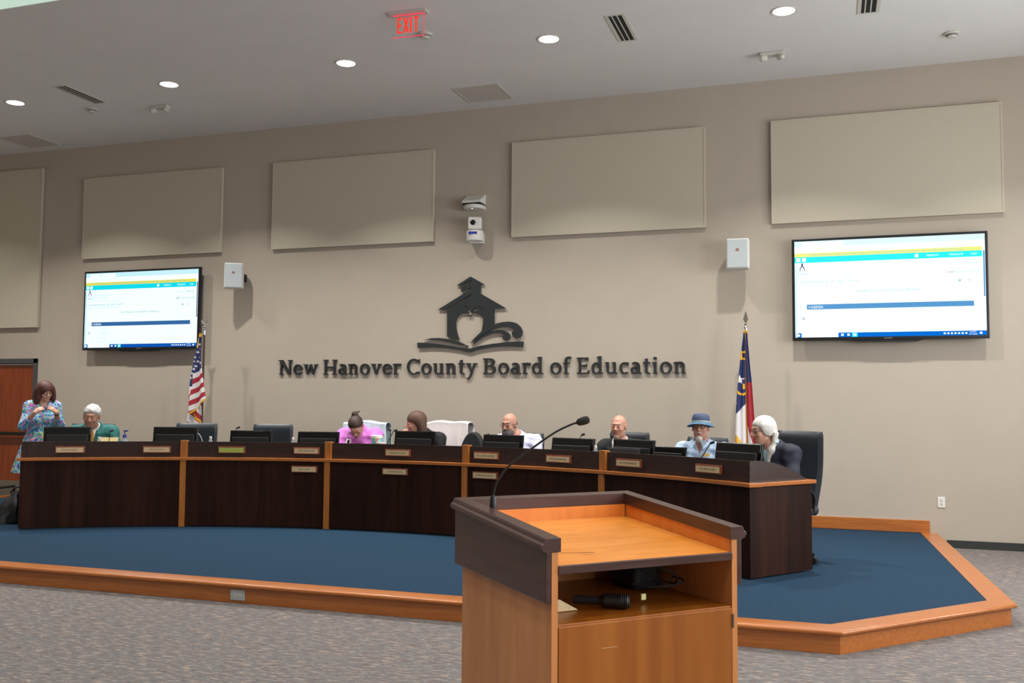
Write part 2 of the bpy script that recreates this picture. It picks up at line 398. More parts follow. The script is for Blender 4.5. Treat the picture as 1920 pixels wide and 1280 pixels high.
# ------------------------------------------------------------------ ceiling fixtures
def downlight(x, y, z, label, group, r=.105, first=None):
    if first:
        t = copy_tree(first); t.location = (x, y, z); tag(t, label, 'ceiling light', group); return t
    t = thing('ceiling_light', label, 'ceiling light', (x, y, z), 0, group)
    MB().lathe([(r+.022, 0), (r+.024, -.004), (r+.016, -.008), (r, -.004), (r-.002, 0)], 40).build('trim_ring', M['offwhite'], t, smooth=True)
    MB().lathe([(.001, -.0032), (r-.001, -.0032), (r-.001, -.0008), (.001, -.0008)], 40).build('diffuser', M['bulb'], t)
    return t
names = {-10.06: 'round white downlight at the far left, above the left return grille', -7.68: 'round white downlight between the left smoke detector and the two-headed emergency light',
         -5.28: 'round white downlight just left of the red exit sign', -2.89: 'round white downlight between the exit sign and the slotted vent', -.51: 'round white downlight nearest the right slotted vent and emergency light',
         -12.46: 'round white downlight outside the left edge of the view', 1.9: 'round white downlight outside the right edge of the view'}
L0 = None
for x in LAMP_X:
    l = downlight(x, LAMP_Y, CEIL, names[x], 'row of downlights near the wall', first=L0); L0 = L0 or l
    LAMP_OBJS[(x, LAMP_Y)].parent = l; LAMP_OBJS[(x, LAMP_Y)].location = (0, 0, -.012)
L1 = None
for x, y in HALL_FILL_LAMPS:
    l = downlight(x, y, CEIL2, 'round downlight of the raised hall ceiling over the seats', 'hall downlights', .16, first=L1); L1 = L1 or l
    LAMP_OBJS[(x, y)].parent = l; LAMP_OBJS[(x, y)].location = (0, 0, -.012)
def slot_vent(x, y, label):
    t = thing('slot_vent', label, 'air vent', (x, y, CEIL), math.radians(1), 'slotted air vents')
    m = MB(); xs = [-.095, -.075, -.045, -.015, .015, .045, .075, .095]
    for a, b in ((-.105, -.068), (-.045, -.022), (.0, .022), (.045, .068), (.082, .105)): pass
    for a, b in ((-.105, -.07), (-.04, -.028), (.012, .024), (.066, .1)): m.box((a, -.34, -.006), (b, .34, 0))
    m.box((-.105, -.36, -.006), (.1, -.34, 0)); m.box((-.105, .34, -.006), (.1, .36, 0))
    m.build('vent_frame', M['offwhite'], t)
    for a, b in ((-.07, -.04), (-.028, .012), (.024, .066)): MB().box((a, -.34, -.003), (b, .34, -.001)).build('slot', M['ventdark'], t)
    return t
slot_vent(-9.0, 9.55, 'slotted ceiling vent at far left, seen edge-on above the smoke detector')
slot_vent(-2.1, 9.5, 'slotted white ceiling vent right of the middle of the ceiling')
slot_vent(.27, 9.5, 'slotted ceiling vent cut by the top edge of the view at right')
def smoke(x, y, label, s=1):
    t = thing('smoke_detector', label, 'smoke detector', (x, y, CEIL), 0, 'smoke detectors')
    MB().lathe([(.075*s, 0), (.078*s, -.008), (.07*s, -.018), (.045*s, -.022)], 28).build('base_plate', M['offwhite'], t, smooth=True)
    MB().lathe([(.05*s, -.02), (.052*s, -.036), (.042*s, -.05), (.018*s, -.054)], 28).build('sensor_head', M['offwhite'], t, smooth=True)
    MB().lathe([(.053*s, -.026), (.0535*s, -.03), (.053*s, -.034)], 28).build('sensor_slot', M['ventdark'], t)
    return t
smoke(-9.30, 10.07, 'smoke detector under the far left slotted vent')
smoke(-4.07, 9.03, 'smoke detector right behind the red exit sign')
smoke(1.08, 10.66, 'white smoke detector alone at the right end of the ceiling')
def emergency(x, y, label):
    t = thing('emergency_light', label, 'emergency light', (x, y, CEIL), 0, 'two-headed emergency lights'); t.scale = (.85, .85, .8)
    MB().box((-.15, -.06, -.045), (.15, .06, 0)).build('housing', M['offwhite'], t, bevel=.012)
    for s in (-1, 1):
        m = MB(); m.X = Matrix.Translation((s*.115, -.03, -.075)) @ rotm(math.radians(115), 0, math.radians(s*28))
        m.lathe([(.02, .05), (.042, .02), (.055, -.03), (.05, -.034)], 20)
        h = m.build('lamp_head', M['offwhite'], t, smooth=True)
        m = MB(); m.X = Matrix.Translation((s*.115, -.03, -.075)) @ rotm(math.radians(115), 0, math.radians(s*28))
        m.lathe([(.046, -.033), (.046, -.037)], 20); m.build('lens', M['grille'], h)
    return t
emergency(-8.35, 10.25, 'two-headed emergency light on the ceiling at left')
emergency(-.70, 10.68, 'two-headed emergency light on the ceiling at right')
def return_grille(x, y, label):
    t = thing('return_grille', label, 'return air grille', (x, y, CEIL), 0, 'square return air grilles')
    m = MB()
    for a, b in (((-.3, -.3), (.3, -.27)), ((-.3, .27), (.3, .3)), ((-.3, -.27), (-.27, .27)), ((.27, -.27), (.3, .27))): m.box((a[0], a[1], -.008), (b[0], b[1], 0))
    m.build('grille_frame', M['offwhite'], t)
    m = MB()
    for k in range(27): m.box((-.27, -.268+k*.02, -.005), (.27, -.256+k*.02, -.001))
    m.build('louvres', M['grillepanel'], t)
    MB().box((-.27, .05, -.007), (.27, .062, -.0045)).build('cross_bar', M['grillepanel'], t)
return_grille(-4.18, 11.02, 'square grey return grille above the middle of the wall')
return_grille(-11.36, 11.07, 'square return grille at the far left of the ceiling')
# exit sign
t = thing('exit_sign', 'red lit EXIT sign of clear acrylic hanging from the ceiling', 'exit sign', (-4.0, 8.47, CEIL), math.radians(2))
MB().box((-.2, -.06, -.018), (.2, .06, 0)).build('canopy', M['grillepanel'], t, bevel=.006)
g = bpy.data.materials.new('clear_acrylic'); g.use_nodes = True; nt = g.node_tree; nt.nodes.clear()
o1 = nt.nodes.new('ShaderNodeOutputMaterial'); mxs = nt.nodes.new('ShaderNodeMixShader'); tr = nt.nodes.new('ShaderNodeBsdfTransparent'); gl = nt.nodes.new('ShaderNodeBsdfGlossy'); gl.inputs['Roughness'].default_value = .1
mxs.inputs[0].default_value = .06; nt.links.new(tr.outputs[0], mxs.inputs[1]); nt.links.new(gl.outputs[0], mxs.inputs[2]); nt.links.new(mxs.outputs[0], o1.inputs[0])
ac = MB().box((-.165, -.004, -.24), (.165, .004, -.018)).build('acrylic_panel', g, t)
m = MB().box((-.167, -.006, -.2455), (.167, .006, -.24)); m.box((.163, -.005, -.24), (.167, .005, -.018)); m.box((-.165, -.006, -.028), (.165, .006, -.018)); m.build('lit_edge', M['exitpink'], t)
m = MB()
def stroke2(m, pts, wd, y0=-.008, y1=-.0045):
    y0 -= .00005*len(m.v)/8
    for a, b in zip(pts, pts[1:]):
        a, b = Vector(a), Vector(b); dd = (b-a).normalized(); nn = Vector((-dd.y, dd.x))*wd/2
        m.prism([tuple(a-nn), tuple(b-nn), tuple(b+nn), tuple(a+nn)], y0, y1, 'xz')
zb, zt = -.205, -.05
for xs0, ch in ((-.115, 'E'), (-.045, 'X'), (.02, 'I'), (.06, 'T')):
    if ch == 'E': stroke2(m, [(xs0+.009, zb), (xs0+.009, zt)], .018); [stroke2(m, [(xs0, z), (xs0+.05, z)], .018) for z in (zb+.009, (zb+zt)/2, zt-.009)]
    if ch == 'X': stroke2(m, [(xs0+.002, zb), (xs0+.048, zt)], .018); stroke2(m, [(xs0+.048, zb), (xs0+.002, zt)], .018)
    if ch == 'I': stroke2(m, [(xs0+.009, zb), (xs0+.009, zt)], .018)
    if ch == 'T': stroke2(m, [(xs0+.025, zb), (xs0+.025, zt)], .018); stroke2(m, [(xs0, zt-.009), (xs0+.05, zt-.009)], .018)
m.build('lettering', M['exitred'], t)

# ------------------------------------------------------------------ acoustic panels
PW, PH, PZ = 2.439, 1.215, 3.622
for x, z, pw, ph, lb in ((-10.758, PZ, PW, PH, 'beige fabric acoustic panel above the left television'), (-7.492, PZ, PW, PH, 'beige fabric acoustic panel left of the wall cameras'),
                (-3.977, PZ, PW, PH, 'beige fabric acoustic panel right of the wall cameras'), (-.782, PZ, PW, PH, 'beige fabric acoustic panel above the right television'),
                (-12.78, 2.62, 1.22, 2.44, 'tall beige acoustic panel cut by the left edge of the view')):
    t = thing('acoustic_panel', lb, 'acoustic panel', (x, WALL_Y-.004, z), 0, 'fabric acoustic panels')
    MB().box((0, -.05, 0), (pw, 0, ph)).build('fabric_core', M['fabric'], t, bevel=.006, seg=3)
    m = MB(); e = .022
    m.box((0, -.0535, 0), (pw, -.05, e)); m.box((0, -.0535, ph-e), (pw, -.05, ph)); m.box((0, -.0535, e), (e, -.05, ph-e)); m.box((pw-e, -.0535, e), (pw, -.05, ph-e))
    m.build('fabric_edge', M['fabric'], t, bevel=.0015)

# ------------------------------------------------------------------ sign lettering and emblem
LW, LBASE = 5.585, 1.893
def ring(cx, cy, rx, ry, a0, a1, wh, wv, n=28):
    """elliptic stroke; wh = stroke width at the sides, wv = at top and bottom"""
    A = [math.radians(a0+(a1-a0)*i/n) for i in range(n+1)]
    o_ = [(cx+rx*math.cos(a), cy+ry*math.sin(a)) for a in A]; i_ = [(cx+(rx-wh)*math.cos(a), cy+(ry-wv)*math.sin(a)) for a in A]
    return [[o_[k], o_[k+1], i_[k+1], i_[k]] for k in range(n)]
def st(x0, y0, x1, y1, w0, w1=None):
    """slanted or upright stem with horizontal ends"""
    w1 = w1 or w0
    return [[(x0-w0/2, y0), (x0+w0/2, y0), (x1+w1/2, y1), (x1-w1/2, y1)]]
def bx(x0, y0, x1, y1): return [[(x0, y0), (x1, y0), (x1, y1), (x0, y1)]]
def foot(x, l=.11, r=.11, y=0, h=.06): return [[(x-l, y), (x+r, y), (x+r, y+h*.8), (x+.06, y+h*1.3), (x-.06, y+h*1.3), (x-l, y+h*.8)]]
def head(x, y, l=.12, h=.06): return [[(x-.07, y-h*2), (x+.06, y-h*1.2), (x+.06, y), (x-.03, y), (x-l-.03, y-h*.7), (x-l-.02, y-h*1.4)]]
S, XH = .118, .70
G = {}
G['N'] = (.86, st(.16, 0, .16, 1, .10)+st(.70, 0, .70, 1, .10)+[[(.08, 1), (.26, 1), (.75, 0), (.62, 0)]]+foot(.16)+bx(.0, .94, .22, 1)+bx(.58, .94, .83, 1))
G['H'] = (.88, st(.17, 0, .17, 1, S)+st(.71, 0, .71, 1, S)+bx(.17, .46, .71, .545)+foot(.17, .14, .14)+foot(.71, .14, .14)+bx(.03, .94, .31, 1)+bx(.57, .94, .85, 1))
G['C'] = (.80, ring(.44, .5, .39, .515, 48, 312, S, .08)+[[(.70, .90), (.75, 1.0), (.77, .74), (.70, .76)]]+[[(.66, .10), (.70, .17), (.78, .17), (.74, .06)]])
G['B'] = (.78, st(.18, 0, .18, 1, S)+bx(.03, 0, .45, .075)+bx(.03, .925, .42, 1)+bx(.18, .50, .45, .57)+ring(.41, .765, .24, .235, -90, 90, S*.95, .075)+ring(.43, .285, .28, .285, -90, 90, S, .075))
G['E'] = (.70, st(.18, 0, .18, 1, S)+bx(.03, 0, .62, .075)+bx(.03, .925, .60, 1)+bx(.18, .475, .52, .55)+bx(.49, .42, .54, .61)+[[(.56, .075), (.62, .0), (.66, .21), (.60, .21)]]+[[(.54, .925), (.60, 1), (.61, .80), (.56, .80)]])
G['e'] = (.60, ring(.31, .34, .27, .36, 0, 308, S*.95, .075)+bx(.12, .335, .55, .40)+[[(.44, .045), (.47, .11), (.56, .15), (.55, .10)]])
G['w'] = (.92, st(.29, 0, .14, XH, .06, S)+st(.29, 0, .47, XH, .06, .09)+st(.64, 0, .47, XH, .06, S)+st(.64, 0, .79, XH, .06, .085)+bx(.02, XH-.055, .27, XH)+bx(.69, XH-.055, .90, XH))
G['v'] = (.62, st(.32, 0, .14, XH, .07, S)+st(.32, 0, .50, XH, .07, .09)+bx(.01, XH-.055, .26, XH)+bx(.40, XH-.055, .62, XH))
G['y'] = (.62, st(.33, .02, .14, XH, .07, S)+[[(.45, XH), (.54, XH), (.30, -.13), (.17, -.30), (.10, -.30), (.22, -.10)]]+bx(.01, XH-.055, .26, XH)+bx(.40, XH-.055, .62, XH)+bx(.06, -.32, .20, -.25))
G['a'] = (.58, ring(.27, .50, .21, .21, 0, 150, S*.9, .075)+st(.43, .08, .43, .52, S)+ring(.25, .20, .215, .215, 40, 325, S*.85, .07)+bx(.30, .36, .46, .42)+[[(.38, 0), (.55, 0), (.57, .06), (.44, .10)]])
G['n'] = (.66, st(.16, 0, .16, XH, S)+ring(.335, .45, .21, .265, 0, 130, S, .085)+st(.478, 0, .478, .46, S)+foot(.16)+foot(.478)+head(.16, XH))
G['o'] = (.64, ring(.32, .345, .285, .37, 0, 360, S, .075, 40))
G['r'] = (.48, st(.16, 0, .16, XH, S)+ring(.33, .44, .20, .27, 55, 140, .09, .10)+[[(.38, .66), (.47, .70), (.45, .52), (.40, .54)]]+foot(.16, .11, .15)+head(.16, XH))
G['u'] = (.68, st(.16, .24, .16, XH, S)+ring(.33, .25, .238, .265, 180, 310, S, .085)+st(.50, .02, .50, XH, S)+[[(.48, 0), (.62, 0), (.64, .06), (.5, .1)]]+bx(.03, XH-.055, .2, XH)+bx(.37, XH-.055, .52, XH))
G['t'] = (.42, st(.19, .14, .19, .90, S)+[[(.12, .62), (.26, .62), (.26, .92)]]+bx(.03, XH-.065, .38, XH)+ring(.30, .17, .18, .185, 180, 300, S, .08))
G['d'] = (.66, ring(.29, .34, .25, .36, 45, 318, S, .08)+st(.475, .02, .475, 1.06, S)+[[(.45, 0), (.6, 0), (.62, .06), (.47, .1)]]+[[(.44, 1.0), (.54, 1.07), (.40, 1.07), (.32, 1.02), (.33, .96)]])
G['f'] = (.40, st(.17, 0, .17, .80, S)+ring(.32, .80, .218, .27, 65, 180, S, .085)+bx(.03, XH-.065, .36, XH)+foot(.17, .11, .14)+[[(.36, 1.06), (.42, 1.06), (.43, .93), (.37, .94)]])
G['c'] = (.52, ring(.30, .34, .26, .36, 55, 310, S*.95, .08)+[[(.40, .70), (.48, .67), (.48, .50), (.41, .52)]])
G['i'] = (.34, st(.17, 0, .17, XH, S)+foot(.17)+head(.17, XH)+ring(.165, .92, .085, .085, 0, 360, .083, .083, 16))
TXT = 'New Hanover County Board of Education'
gap, sp = .03, .27
tot = sum((G[c][0]+gap) if c != ' ' else sp for c in TXT)
CAP = .200
kx = LW/(tot*CAP)
sign = thing('wall_lettering', 'dark raised serif lettering across the wall reading the board name under the emblem', 'wall sign', (-7.346, WALL_Y, LBASE))
xx = 0
for c in TXT:
    if c == ' ': xx += sp; continue
    adv, polys = G[c]; m = MB()
    for kq, q in enumerate(polys): m.prism([((xx+p[0])*CAP*kx, p[1]*CAP) for p in q], -.030-.00012*kq, -.0005, 'xz')
    m.build('letter', M['letter'], sign); xx += adv+gap
LOGO = {
'outer': [(-4.532,3.145),(-4.344,3.038),(-4.396,3.03),(-4.395,2.922),(-4.049,2.725),(-4.206,2.722),(-4.204,2.518),(-4.155,2.537),(-4.093,2.549),(-4.02,2.554),(-3.959,2.548),(-3.897,2.526),(-3.851,2.485),(-3.826,2.427),(-3.833,2.38),(-3.86,2.352),(-3.898,2.342),(-3.939,2.355),(-3.963,2.386),(-3.964,2.421),(-3.943,2.432),(-3.933,2.416),(-3.917,2.417),(-3.914,2.436),(-3.933,2.463),(-3.97,2.481),(-4.019,2.489),(-4.093,2.488),(-4.167,2.475),(-4.241,2.451),(-4.315,2.417),(-4.39,2.374),(-4.464,2.324),(-4.52,2.289),(-4.483,2.338),(-4.427,2.39),(-4.374,2.436),(-4.36,2.5),(-4.351,2.559),(-4.356,2.606),(-4.373,2.647),(-4.418,2.672),(-4.461,2.678),(-4.499,2.673),(-4.519,2.683),(-4.528,2.697),(-4.544,2.723),(-4.566,2.755),(-4.601,2.774),(-4.633,2.756),(-4.601,2.753),(-4.579,2.731),(-4.559,2.697),(-4.551,2.677),(-4.594,2.676),(-4.644,2.673),(-4.689,2.648),(-4.72,2.613),(-4.732,2.554),(-4.727,2.483),(-4.705,2.4),(-4.679,2.331),(-4.848,2.376),(-4.853,2.711),(-4.518,2.899),(-4.518,2.919),(-4.881,2.724),(-4.98,2.729),(-4.519,2.985),(-4.519,3.006),(-4.658,2.953),(-4.658,3.009),(-4.52,3.079),(-4.52,3.098),(-4.67,3.031),(-4.718,3.037)],
'leaf': [(-4.516,2.694),(-4.487,2.724),(-4.453,2.749),(-4.412,2.756),(-4.346,2.731),(-4.387,2.706),(-4.449,2.699)],
'leafin': [(-4.478,2.717),(-4.437,2.737),(-4.374,2.729),(-4.424,2.718)],
'smile': [(-4.566,2.653),(-4.543,2.64),(-4.501,2.653),(-4.515,2.633),(-4.536,2.63),(-4.555,2.636)],
'waveB': [(-4.495,2.282),(-4.427,2.337),(-4.34,2.394),(-4.241,2.439),(-4.154,2.452),(-4.08,2.446),(-4.025,2.424),(-3.992,2.389),(-3.99,2.348),(-4.012,2.323),(-4.045,2.318),(-4.082,2.332),(-4.094,2.361),(-4.09,2.373),(-4.073,2.358),(-4.055,2.361),(-4.052,2.384),(-4.074,2.404),(-4.117,2.416),(-4.179,2.413),(-4.253,2.399),(-4.34,2.365),(-4.414,2.325),(-4.482,2.277)],
'page': [(-5.176,2.338),(-5.076,2.358),(-4.973,2.362),(-4.857,2.349),(-4.742,2.326),(-4.653,2.296),(-4.558,2.251),(-4.64,2.269),(-4.742,2.292),(-4.857,2.317),(-4.96,2.333),(-5.063,2.338)],
'book': [(-5.268,2.304),(-5.14,2.3),(-4.985,2.283),(-4.818,2.26),(-4.665,2.234),(-4.526,2.218),(-4.388,2.252),(-4.227,2.276),(-4.067,2.291),(-3.92,2.3),(-3.811,2.299),(-3.816,2.233),(-3.944,2.242),(-4.091,2.242),(-4.239,2.232),(-4.375,2.211),(-4.463,2.191),(-4.513,2.172),(-4.55,2.172),(-4.614,2.196),(-4.741,2.218),(-4.894,2.235),(-5.062,2.243),(-5.259,2.235)]}
emb = thing('wall_emblem', 'dark wall emblem of a schoolhouse with apple, open book and waves', 'emblem', (-4.53, WALL_Y, 2.17))
def emb_part(name, spl):
    vs, fs = curve_fill([[(x+4.53, z-2.17) for x, z in s_] for s_ in spl], .026)
    MB().add([(v[0], v[1]-.025, v[2]) for v in vs], fs).build(name, M['letter'], emb)
emb_part('schoolhouse', [LOGO['outer'], LOGO['leaf'], LOGO['leafin']])
emb_part('apple_hollow', [LOGO['smile']]); emb_part('wave', [LOGO['waveB']]); emb_part('page', [LOGO['page']]); emb_part('book', [LOGO['book']])
m = MB()
for x, z in ((-.3, .3), (.25, .45), (-.05, .08), (.5, .1), (-.5, .11)): m.box((x-.01, -.014, z-.01), (x+.01, 0, z+.01))
m.build('stand_off', M['letter'], emb)

# ------------------------------------------------------------------ televisions
SCOL = {'white': ('EAFCFF', 1.15), 'pale': ('C4EEFA', 1.05), 'cyan': ('12DDEE', 1.0), 'yellow': ('E8E25A', 1.0), 'agenda': ('3F78B8', .75), 'task': ('1260C8', .8), 'navy': ('22406E', .7), 'grey': ('8FC4CE', .85), 'soft': ('BFE6EA', .95)}
SM = {k: emis('screen_'+k, c, s) for k, (c, s) in SCOL.items()}
SM2 = {k: emis('right_screen_'+k, c, s) for k, (c, s) in {'white': ('F6FFFF', 1.25), 'pale': ('DCFAFF', 1.12), 'cyan': ('30F0FF', 1.1), 'yellow': ('F2F48A', 1.05), 'agenda': ('62A6E0', .9), 'task': ('0A76E0', .95), 'navy': ('2C4C78', .7), 'grey': ('9CD8DC', .95), 'soft': ('CDEFF0', 1.05)}.items()}
def television(x, z, label, sm):
    W_, H_ = 2.029, 1.161
    t = thing('television', label, 'television', (x, WALL_Y, z), 0, 'wall televisions')
    keys = list(sm)
    MB().box((0, -.145, 0), (W_, -.10, H_)).build('bezel', M['bezel'], t, bevel=.006)
    MB().box((.15, -.10, .12), (W_-.15, -.055, H_-.12)).build('rear_housing', M['black'], t, bevel=.01)
    MB().box((W_/2-.35, -.055, .3), (W_/2+.35, 0, .9)).build('wall_bracket', M['black'], t)
    MB().prism([(W_/2-.36, 0), (W_/2+.36, 0), (W_/2+.3, -.022), (W_/2-.3, -.022)], -.14, -.09, 'xz').build('lower_speaker', M['black'], t)
    m = MB(); add_text(m, 'SHARP', .03, (W_/2, -.1462, .018), .0006); m.build('maker_mark', M['silver'], t)
    a, b = .03, .036                       # screen margins
    sw, sh = W_-2*a, H_-a-b
    m = MB()
    lev = [0]
    def R(u0, v0, u1, v1, k, l=1):
        m.m = keys.index(k); y = -.1452-.0004*l
        m.add([(a+u0*sw, y, b+(1-v1)*sh), (a+u1*sw, y, b+(1-v1)*sh), (a+u1*sw, y, b+(1-v0)*sh), (a+u0*sw, y, b+(1-v0)*sh)], [(0, 1, 2, 3)])
    def T(s, u, v, size, k, width=None, align=-1):
        m.m = keys.index(k); add_text(m, s, size, (a+u*sw, -.1468, b+(1-v)*sh), .0002, width*sw if width else None, align)
    R(0, 0, 1, 1, 'white', 0); R(0, 0, 1, .06, 'pale'); R(.04, .012, .13, .06, 'white', 2); R(.14, .012, .27, .06, 'white', 2)
    R(0, .125, .985, .165, 'yellow'); R(0, .165, .985, .225, 'cyan'); R(0, .25, .015, 1, 'pale')
    T('The Board of Education meeting audience seating capacity is 100. The general public will have the option to view remotely on NHCS-TV YouTube', .08, .146, .03, 'grey', .81)
    T('https://go.boarddocs.com/nc/nhcs/Board.nsf/Public', .13, .093, .022, 'soft', .3)
    for u in (.01, .042): R(u, .175, u+.022, .213, 'white', 2)
    R(.645, .178, .663, .21, 'white', 2)
    for u, s_, wd in ((.705, 'SEARCH', .06), (.82, 'TRANSLATE', .07), (.93, 'Login', .03)): T(s_, u, .195, .03, 'white', wd)
    m.m = keys.index('navy')
    cx_, cz_ = a+.042*sw, b+(1-.262)*sh
    m.prism([(cx_-.03, cz_-.03), (cx_, cz_+.02), (cx_+.03, cz_-.03), (cx_+.02, cz_-.03), (cx_, cz_), (cx_-.02, cz_-.03)], -.1475, -.147, 'xz'); m.box((cx_-.008, -.1475, cz_), (cx_+.008, -.147, cz_+.035))
    m.box((cx_-.027, -.1475, cz_-.055), (cx_-.02, -.147, cz_-.025)); m.box((cx_+.02, -.1475, cz_-.055), (cx_+.027, -.147, cz_-.025))
    T('NHCS', .02, .34, .045, 'grey', .055)
    T('New Hanover County Schools', .08, .30, .03, 'soft', .17); T('Board of Education', .08, .325, .03, 'soft', .13)
    T('About Us', .815, .285, .034, 'soft', .065); T('Meetings', .9, .285, .034, 'grey', .065)
    T('Home > Meetings > Agenda', .02, .375, .024, 'soft', .3)
    T('AGENDA', .81, .37, .03, 'navy', .035); T('Published on 04/11/2025', .855, .37, .028, 'grey', .12)
    R(.865, .445, .877, .465, 'grey'); R(.91, .45, .925, .457, 'grey')
    T('Special Board Meeting - 04/11/2025 - 12:30 PM', .035, .43, .036, 'grey', .31)
    T('Board of Education Center, 1805 South 13th Street', .035, .468, .032, 'soft', .285)
    T('New Hanover County Board of Education', .33, .535, .04, 'grey', .34)
    R(.065, .66, .94, .712, 'agenda'); T('¤ AGENDA', .075, .687, .044, 'white', .08)
    R(.028, .66, .0295, .83, 'grey'); R(.99, .165, .9975, .62, 'agenda' if sm is SM2 else 'navy')
    T('o', .04, .805, .06, 'navy')
    for v, s_, wd in ((.745, '1. OPENING', .09), (.81, '1. Call to Order', .12), (.875, '2. Roll Call', .09), (.93, '3. Consideration of Request for Closed Session', .28)): T(s_, .125, v, .026, 'soft', wd)
    R(0, .955, 1, 1, 'task'); R(.035, .955, .235, 1, 'white', 2); R(.012, .967, .026, .99, 'white', 2)
    for u in (.25, .283): R(u, .967, u+.014, .988, 'white', 2)
    R(.308, .957, .338, 1, 'cyan', 2); R(.315, .967, .331, .989, 'white', 3)
    for u in (.785, .803, .821, .839, .857, .875, .893): R(u, .97, u+.01, .986, 'white', 2)
    T('1:56 PM', .915, .967, .02, 'white', .032); T('4/11/2025', .912, .988, .02, 'white', .04); R(.965, .968, .978, .988, 'white', 2)
    m.build('screen', [sm[k] for k in keys], t)
    return t
television(-10.604, 2.255, 'wide wall television on the left, beside the striped flag', SM)
television(-.556, 2.255, 'wide wall television on the right, beside the blue and red flag', SM2)

# ------------------------------------------------------------------ wall speakers, cameras, outlets
def speaker(x, z, label, rz):
    t = thing('wall_speaker', label, 'speaker', (x, 11.33, z), rz, 'white wall speakers'); t.scale = (.88, 1, .86)
    MB().prism([(-.135, -.09), (.135, -.09), (.15, 0), (.11, .11), (-.11, .11), (-.15, 0)], -.2, .2).build('cabinet', M['white'], t, bevel=.012)
    MB().box((-.13, -.099, -.19), (.13, -.089, .19)).build('grille', M['grille'], t, bevel=.006)
    lg = MB().box((-.018, -.102, .03), (.018, -.098, .062)).build('maker_badge', mat('badge_red', '7A2A1E', .5), t)
    m = MB(); add_text(m, 'JBL', .018, (0, -.1024, .042), .0004); m.build('badge_lettering', M['white'], lg)
    b = MB(); b.X = Matrix.Rotation(-rz, 4, 'Z')
    b.box((-.03, .05, -.02), (.03, .2, .02)); b.box((-.045, .2, -.06), (.045, WALL_Y-11.33, .06)); b.build('bracket', M['black'], t)
speaker(-7.93, 3.24, 'white wall speaker between the left television and the lettering', math.radians(30))
speaker(-1.145, 3.25, 'white wall speaker beside the right television, above the blue and red flag', math.radians(2))
# motion sensor / small projector hood
t = thing('wall_sensor', 'small white wedge-shaped wall unit with a lit dot, above the wall camera', 'wall sensor', (-4.47, WALL_Y, 4.0))
m = MB(); m.prism([(0, .20), (-.02, .20), (-.2, .10), (-.2, .07), (0, .07)], -.13, .13, 'yz'); m.build('hood', M['white'], t, bevel=.008)
m = MB(); m.prism([(x_, y_) for x_, y_ in [(.13, 0), (.13, -.1)]+[(.13*math.cos(a), -.1-.12*math.sin(a)) for a in np.linspace(.1, PI-.1, 12)]+[(-.13, -.1), (-.13, 0)]], 0, .05); m.build('lower_shell', M['white'], t, bevel=.01)
MB().box((-.12, -.19, .05), (.12, -.02, .07)).build('shadow_gap', M['ventdark'], t)
MB().ell((0, -.16, -.002), (.007, .007, .004), 10, 6).build('status_light', emis('led_white', 'F2F0FF', 3), t)
# camera on its shelf bracket
t = thing('wall_camera', 'white pan-tilt camera with a black lens on the wall above the emblem', 'camera', (-4.47, WALL_Y, 3.58), math.radians(15))
m = MB(); m.lathe([(.1, 0), (.11, .02), (.11, .12), (.1, .13)], 28, (0, -.15, 0)); m.build('base_housing', M['white'], t, smooth=True)
MB().prism([(.1, -.06), (.12, 0.02), (-.06, .02), (-.08, -.08)], -.01, .11).build('shelf_bracket', M['white'], t)
MB().box((-.085, -.235, .14), (.085, -.08, .30)).build('camera_head', M['white'], t, bevel=.02)
m = MB(); m.lathe([(.03, 0), (.034, -.008), (.026, -.012), (.001, -.01)], 24, (-.02, -.236, .225), 'y'); m.build('lens', M['blackgloss'], t, smooth=True)
MB().box((-.075, -.262, .075), (.035, -.243, .105)).build('indicator_window', M['bottleblue'], t)
def outlet(name, label, loc, w_, h_, horiz):
    t = thing(name, label, 'power outlet', loc, 0)
    MB().box((-w_/2, -.008, -h_/2), (w_/2, 0, h_/2)).build('cover_plate', M['grille'] if horiz else M['white'], t, bevel=.003)
    for s in (-1, 1):
        m = MB(); c = (s*.02, -.0085, 0) if horiz else (0, -.0085, s*.02)
        m.lathe([(.015, 0), (.015, -.002), (.001, -.002)], 20, c, 'y'); k = m.build('socket', M['offwhite'], t)
        m = MB(); m.box((c[0]-.006, -.0112, c[2]-.004), (c[0]-.004, -.0104, c[2]+.005)); m.box((c[0]+.004, -.0112, c[2]-.004), (c[0]+.006, -.0104, c[2]+.005)); m.build('socket_slot', M['ventdark'], k)
outlet('power_outlet', 'white power outlet low on the wall at right', (.973, WALL_Y, .485), .075, .115, False)
outlet('power_outlet', 'metal power outlet set in the wooden front edge of the stage', (-4.38, 6.41, .06), .125, .078, True)

# ------------------------------------------------------------------ curved desk
DC = (-4.661, 3.62); DR = 5.858
def pol(a, r, z=0):
    a = math.radians(a); return (DC[0]+r*math.cos(a), DC[1]+r*math.sin(a), z)
def arc_slab(m, r0_, r1_, a0, a1, z0, z1, n=24):
    vs = []
    for i in range(n+1):
        a = a0+(a1-a0)*i/n
        for r_, z_ in ((r0_, z0), (r1_, z0), (r1_, z1), (r0_, z1)): vs.append(pol(a, r_, z_))
    fs = [(0, 1, 2, 3), tuple(4*n+k for k in (3, 2, 1, 0))]
    for i in range(n):
        for k in range(4): fs.append((4*i+k, 4*i+(k+1) % 4, 4*(i+1)+(k+1) % 4, 4*(i+1)+k))
    m.add(vs, fs)
A = [47.8, 64.7, 80.8, 96.75, 112.6, 128.9]
ZT, ZTT, ZTOP = .874, .906, 1.0765
desk = thing('curved_desk', 'long curved dark wood desk with an orange wood rail across the stage', 'desk', (DC[0], DC[1], 0))
def dbuild(m, name, mt, **k):
    m.v = [(v[0]-DC[0], v[1]-DC[1], v[2]) for v in m.v]; return m.build(name, mt, desk, **k)
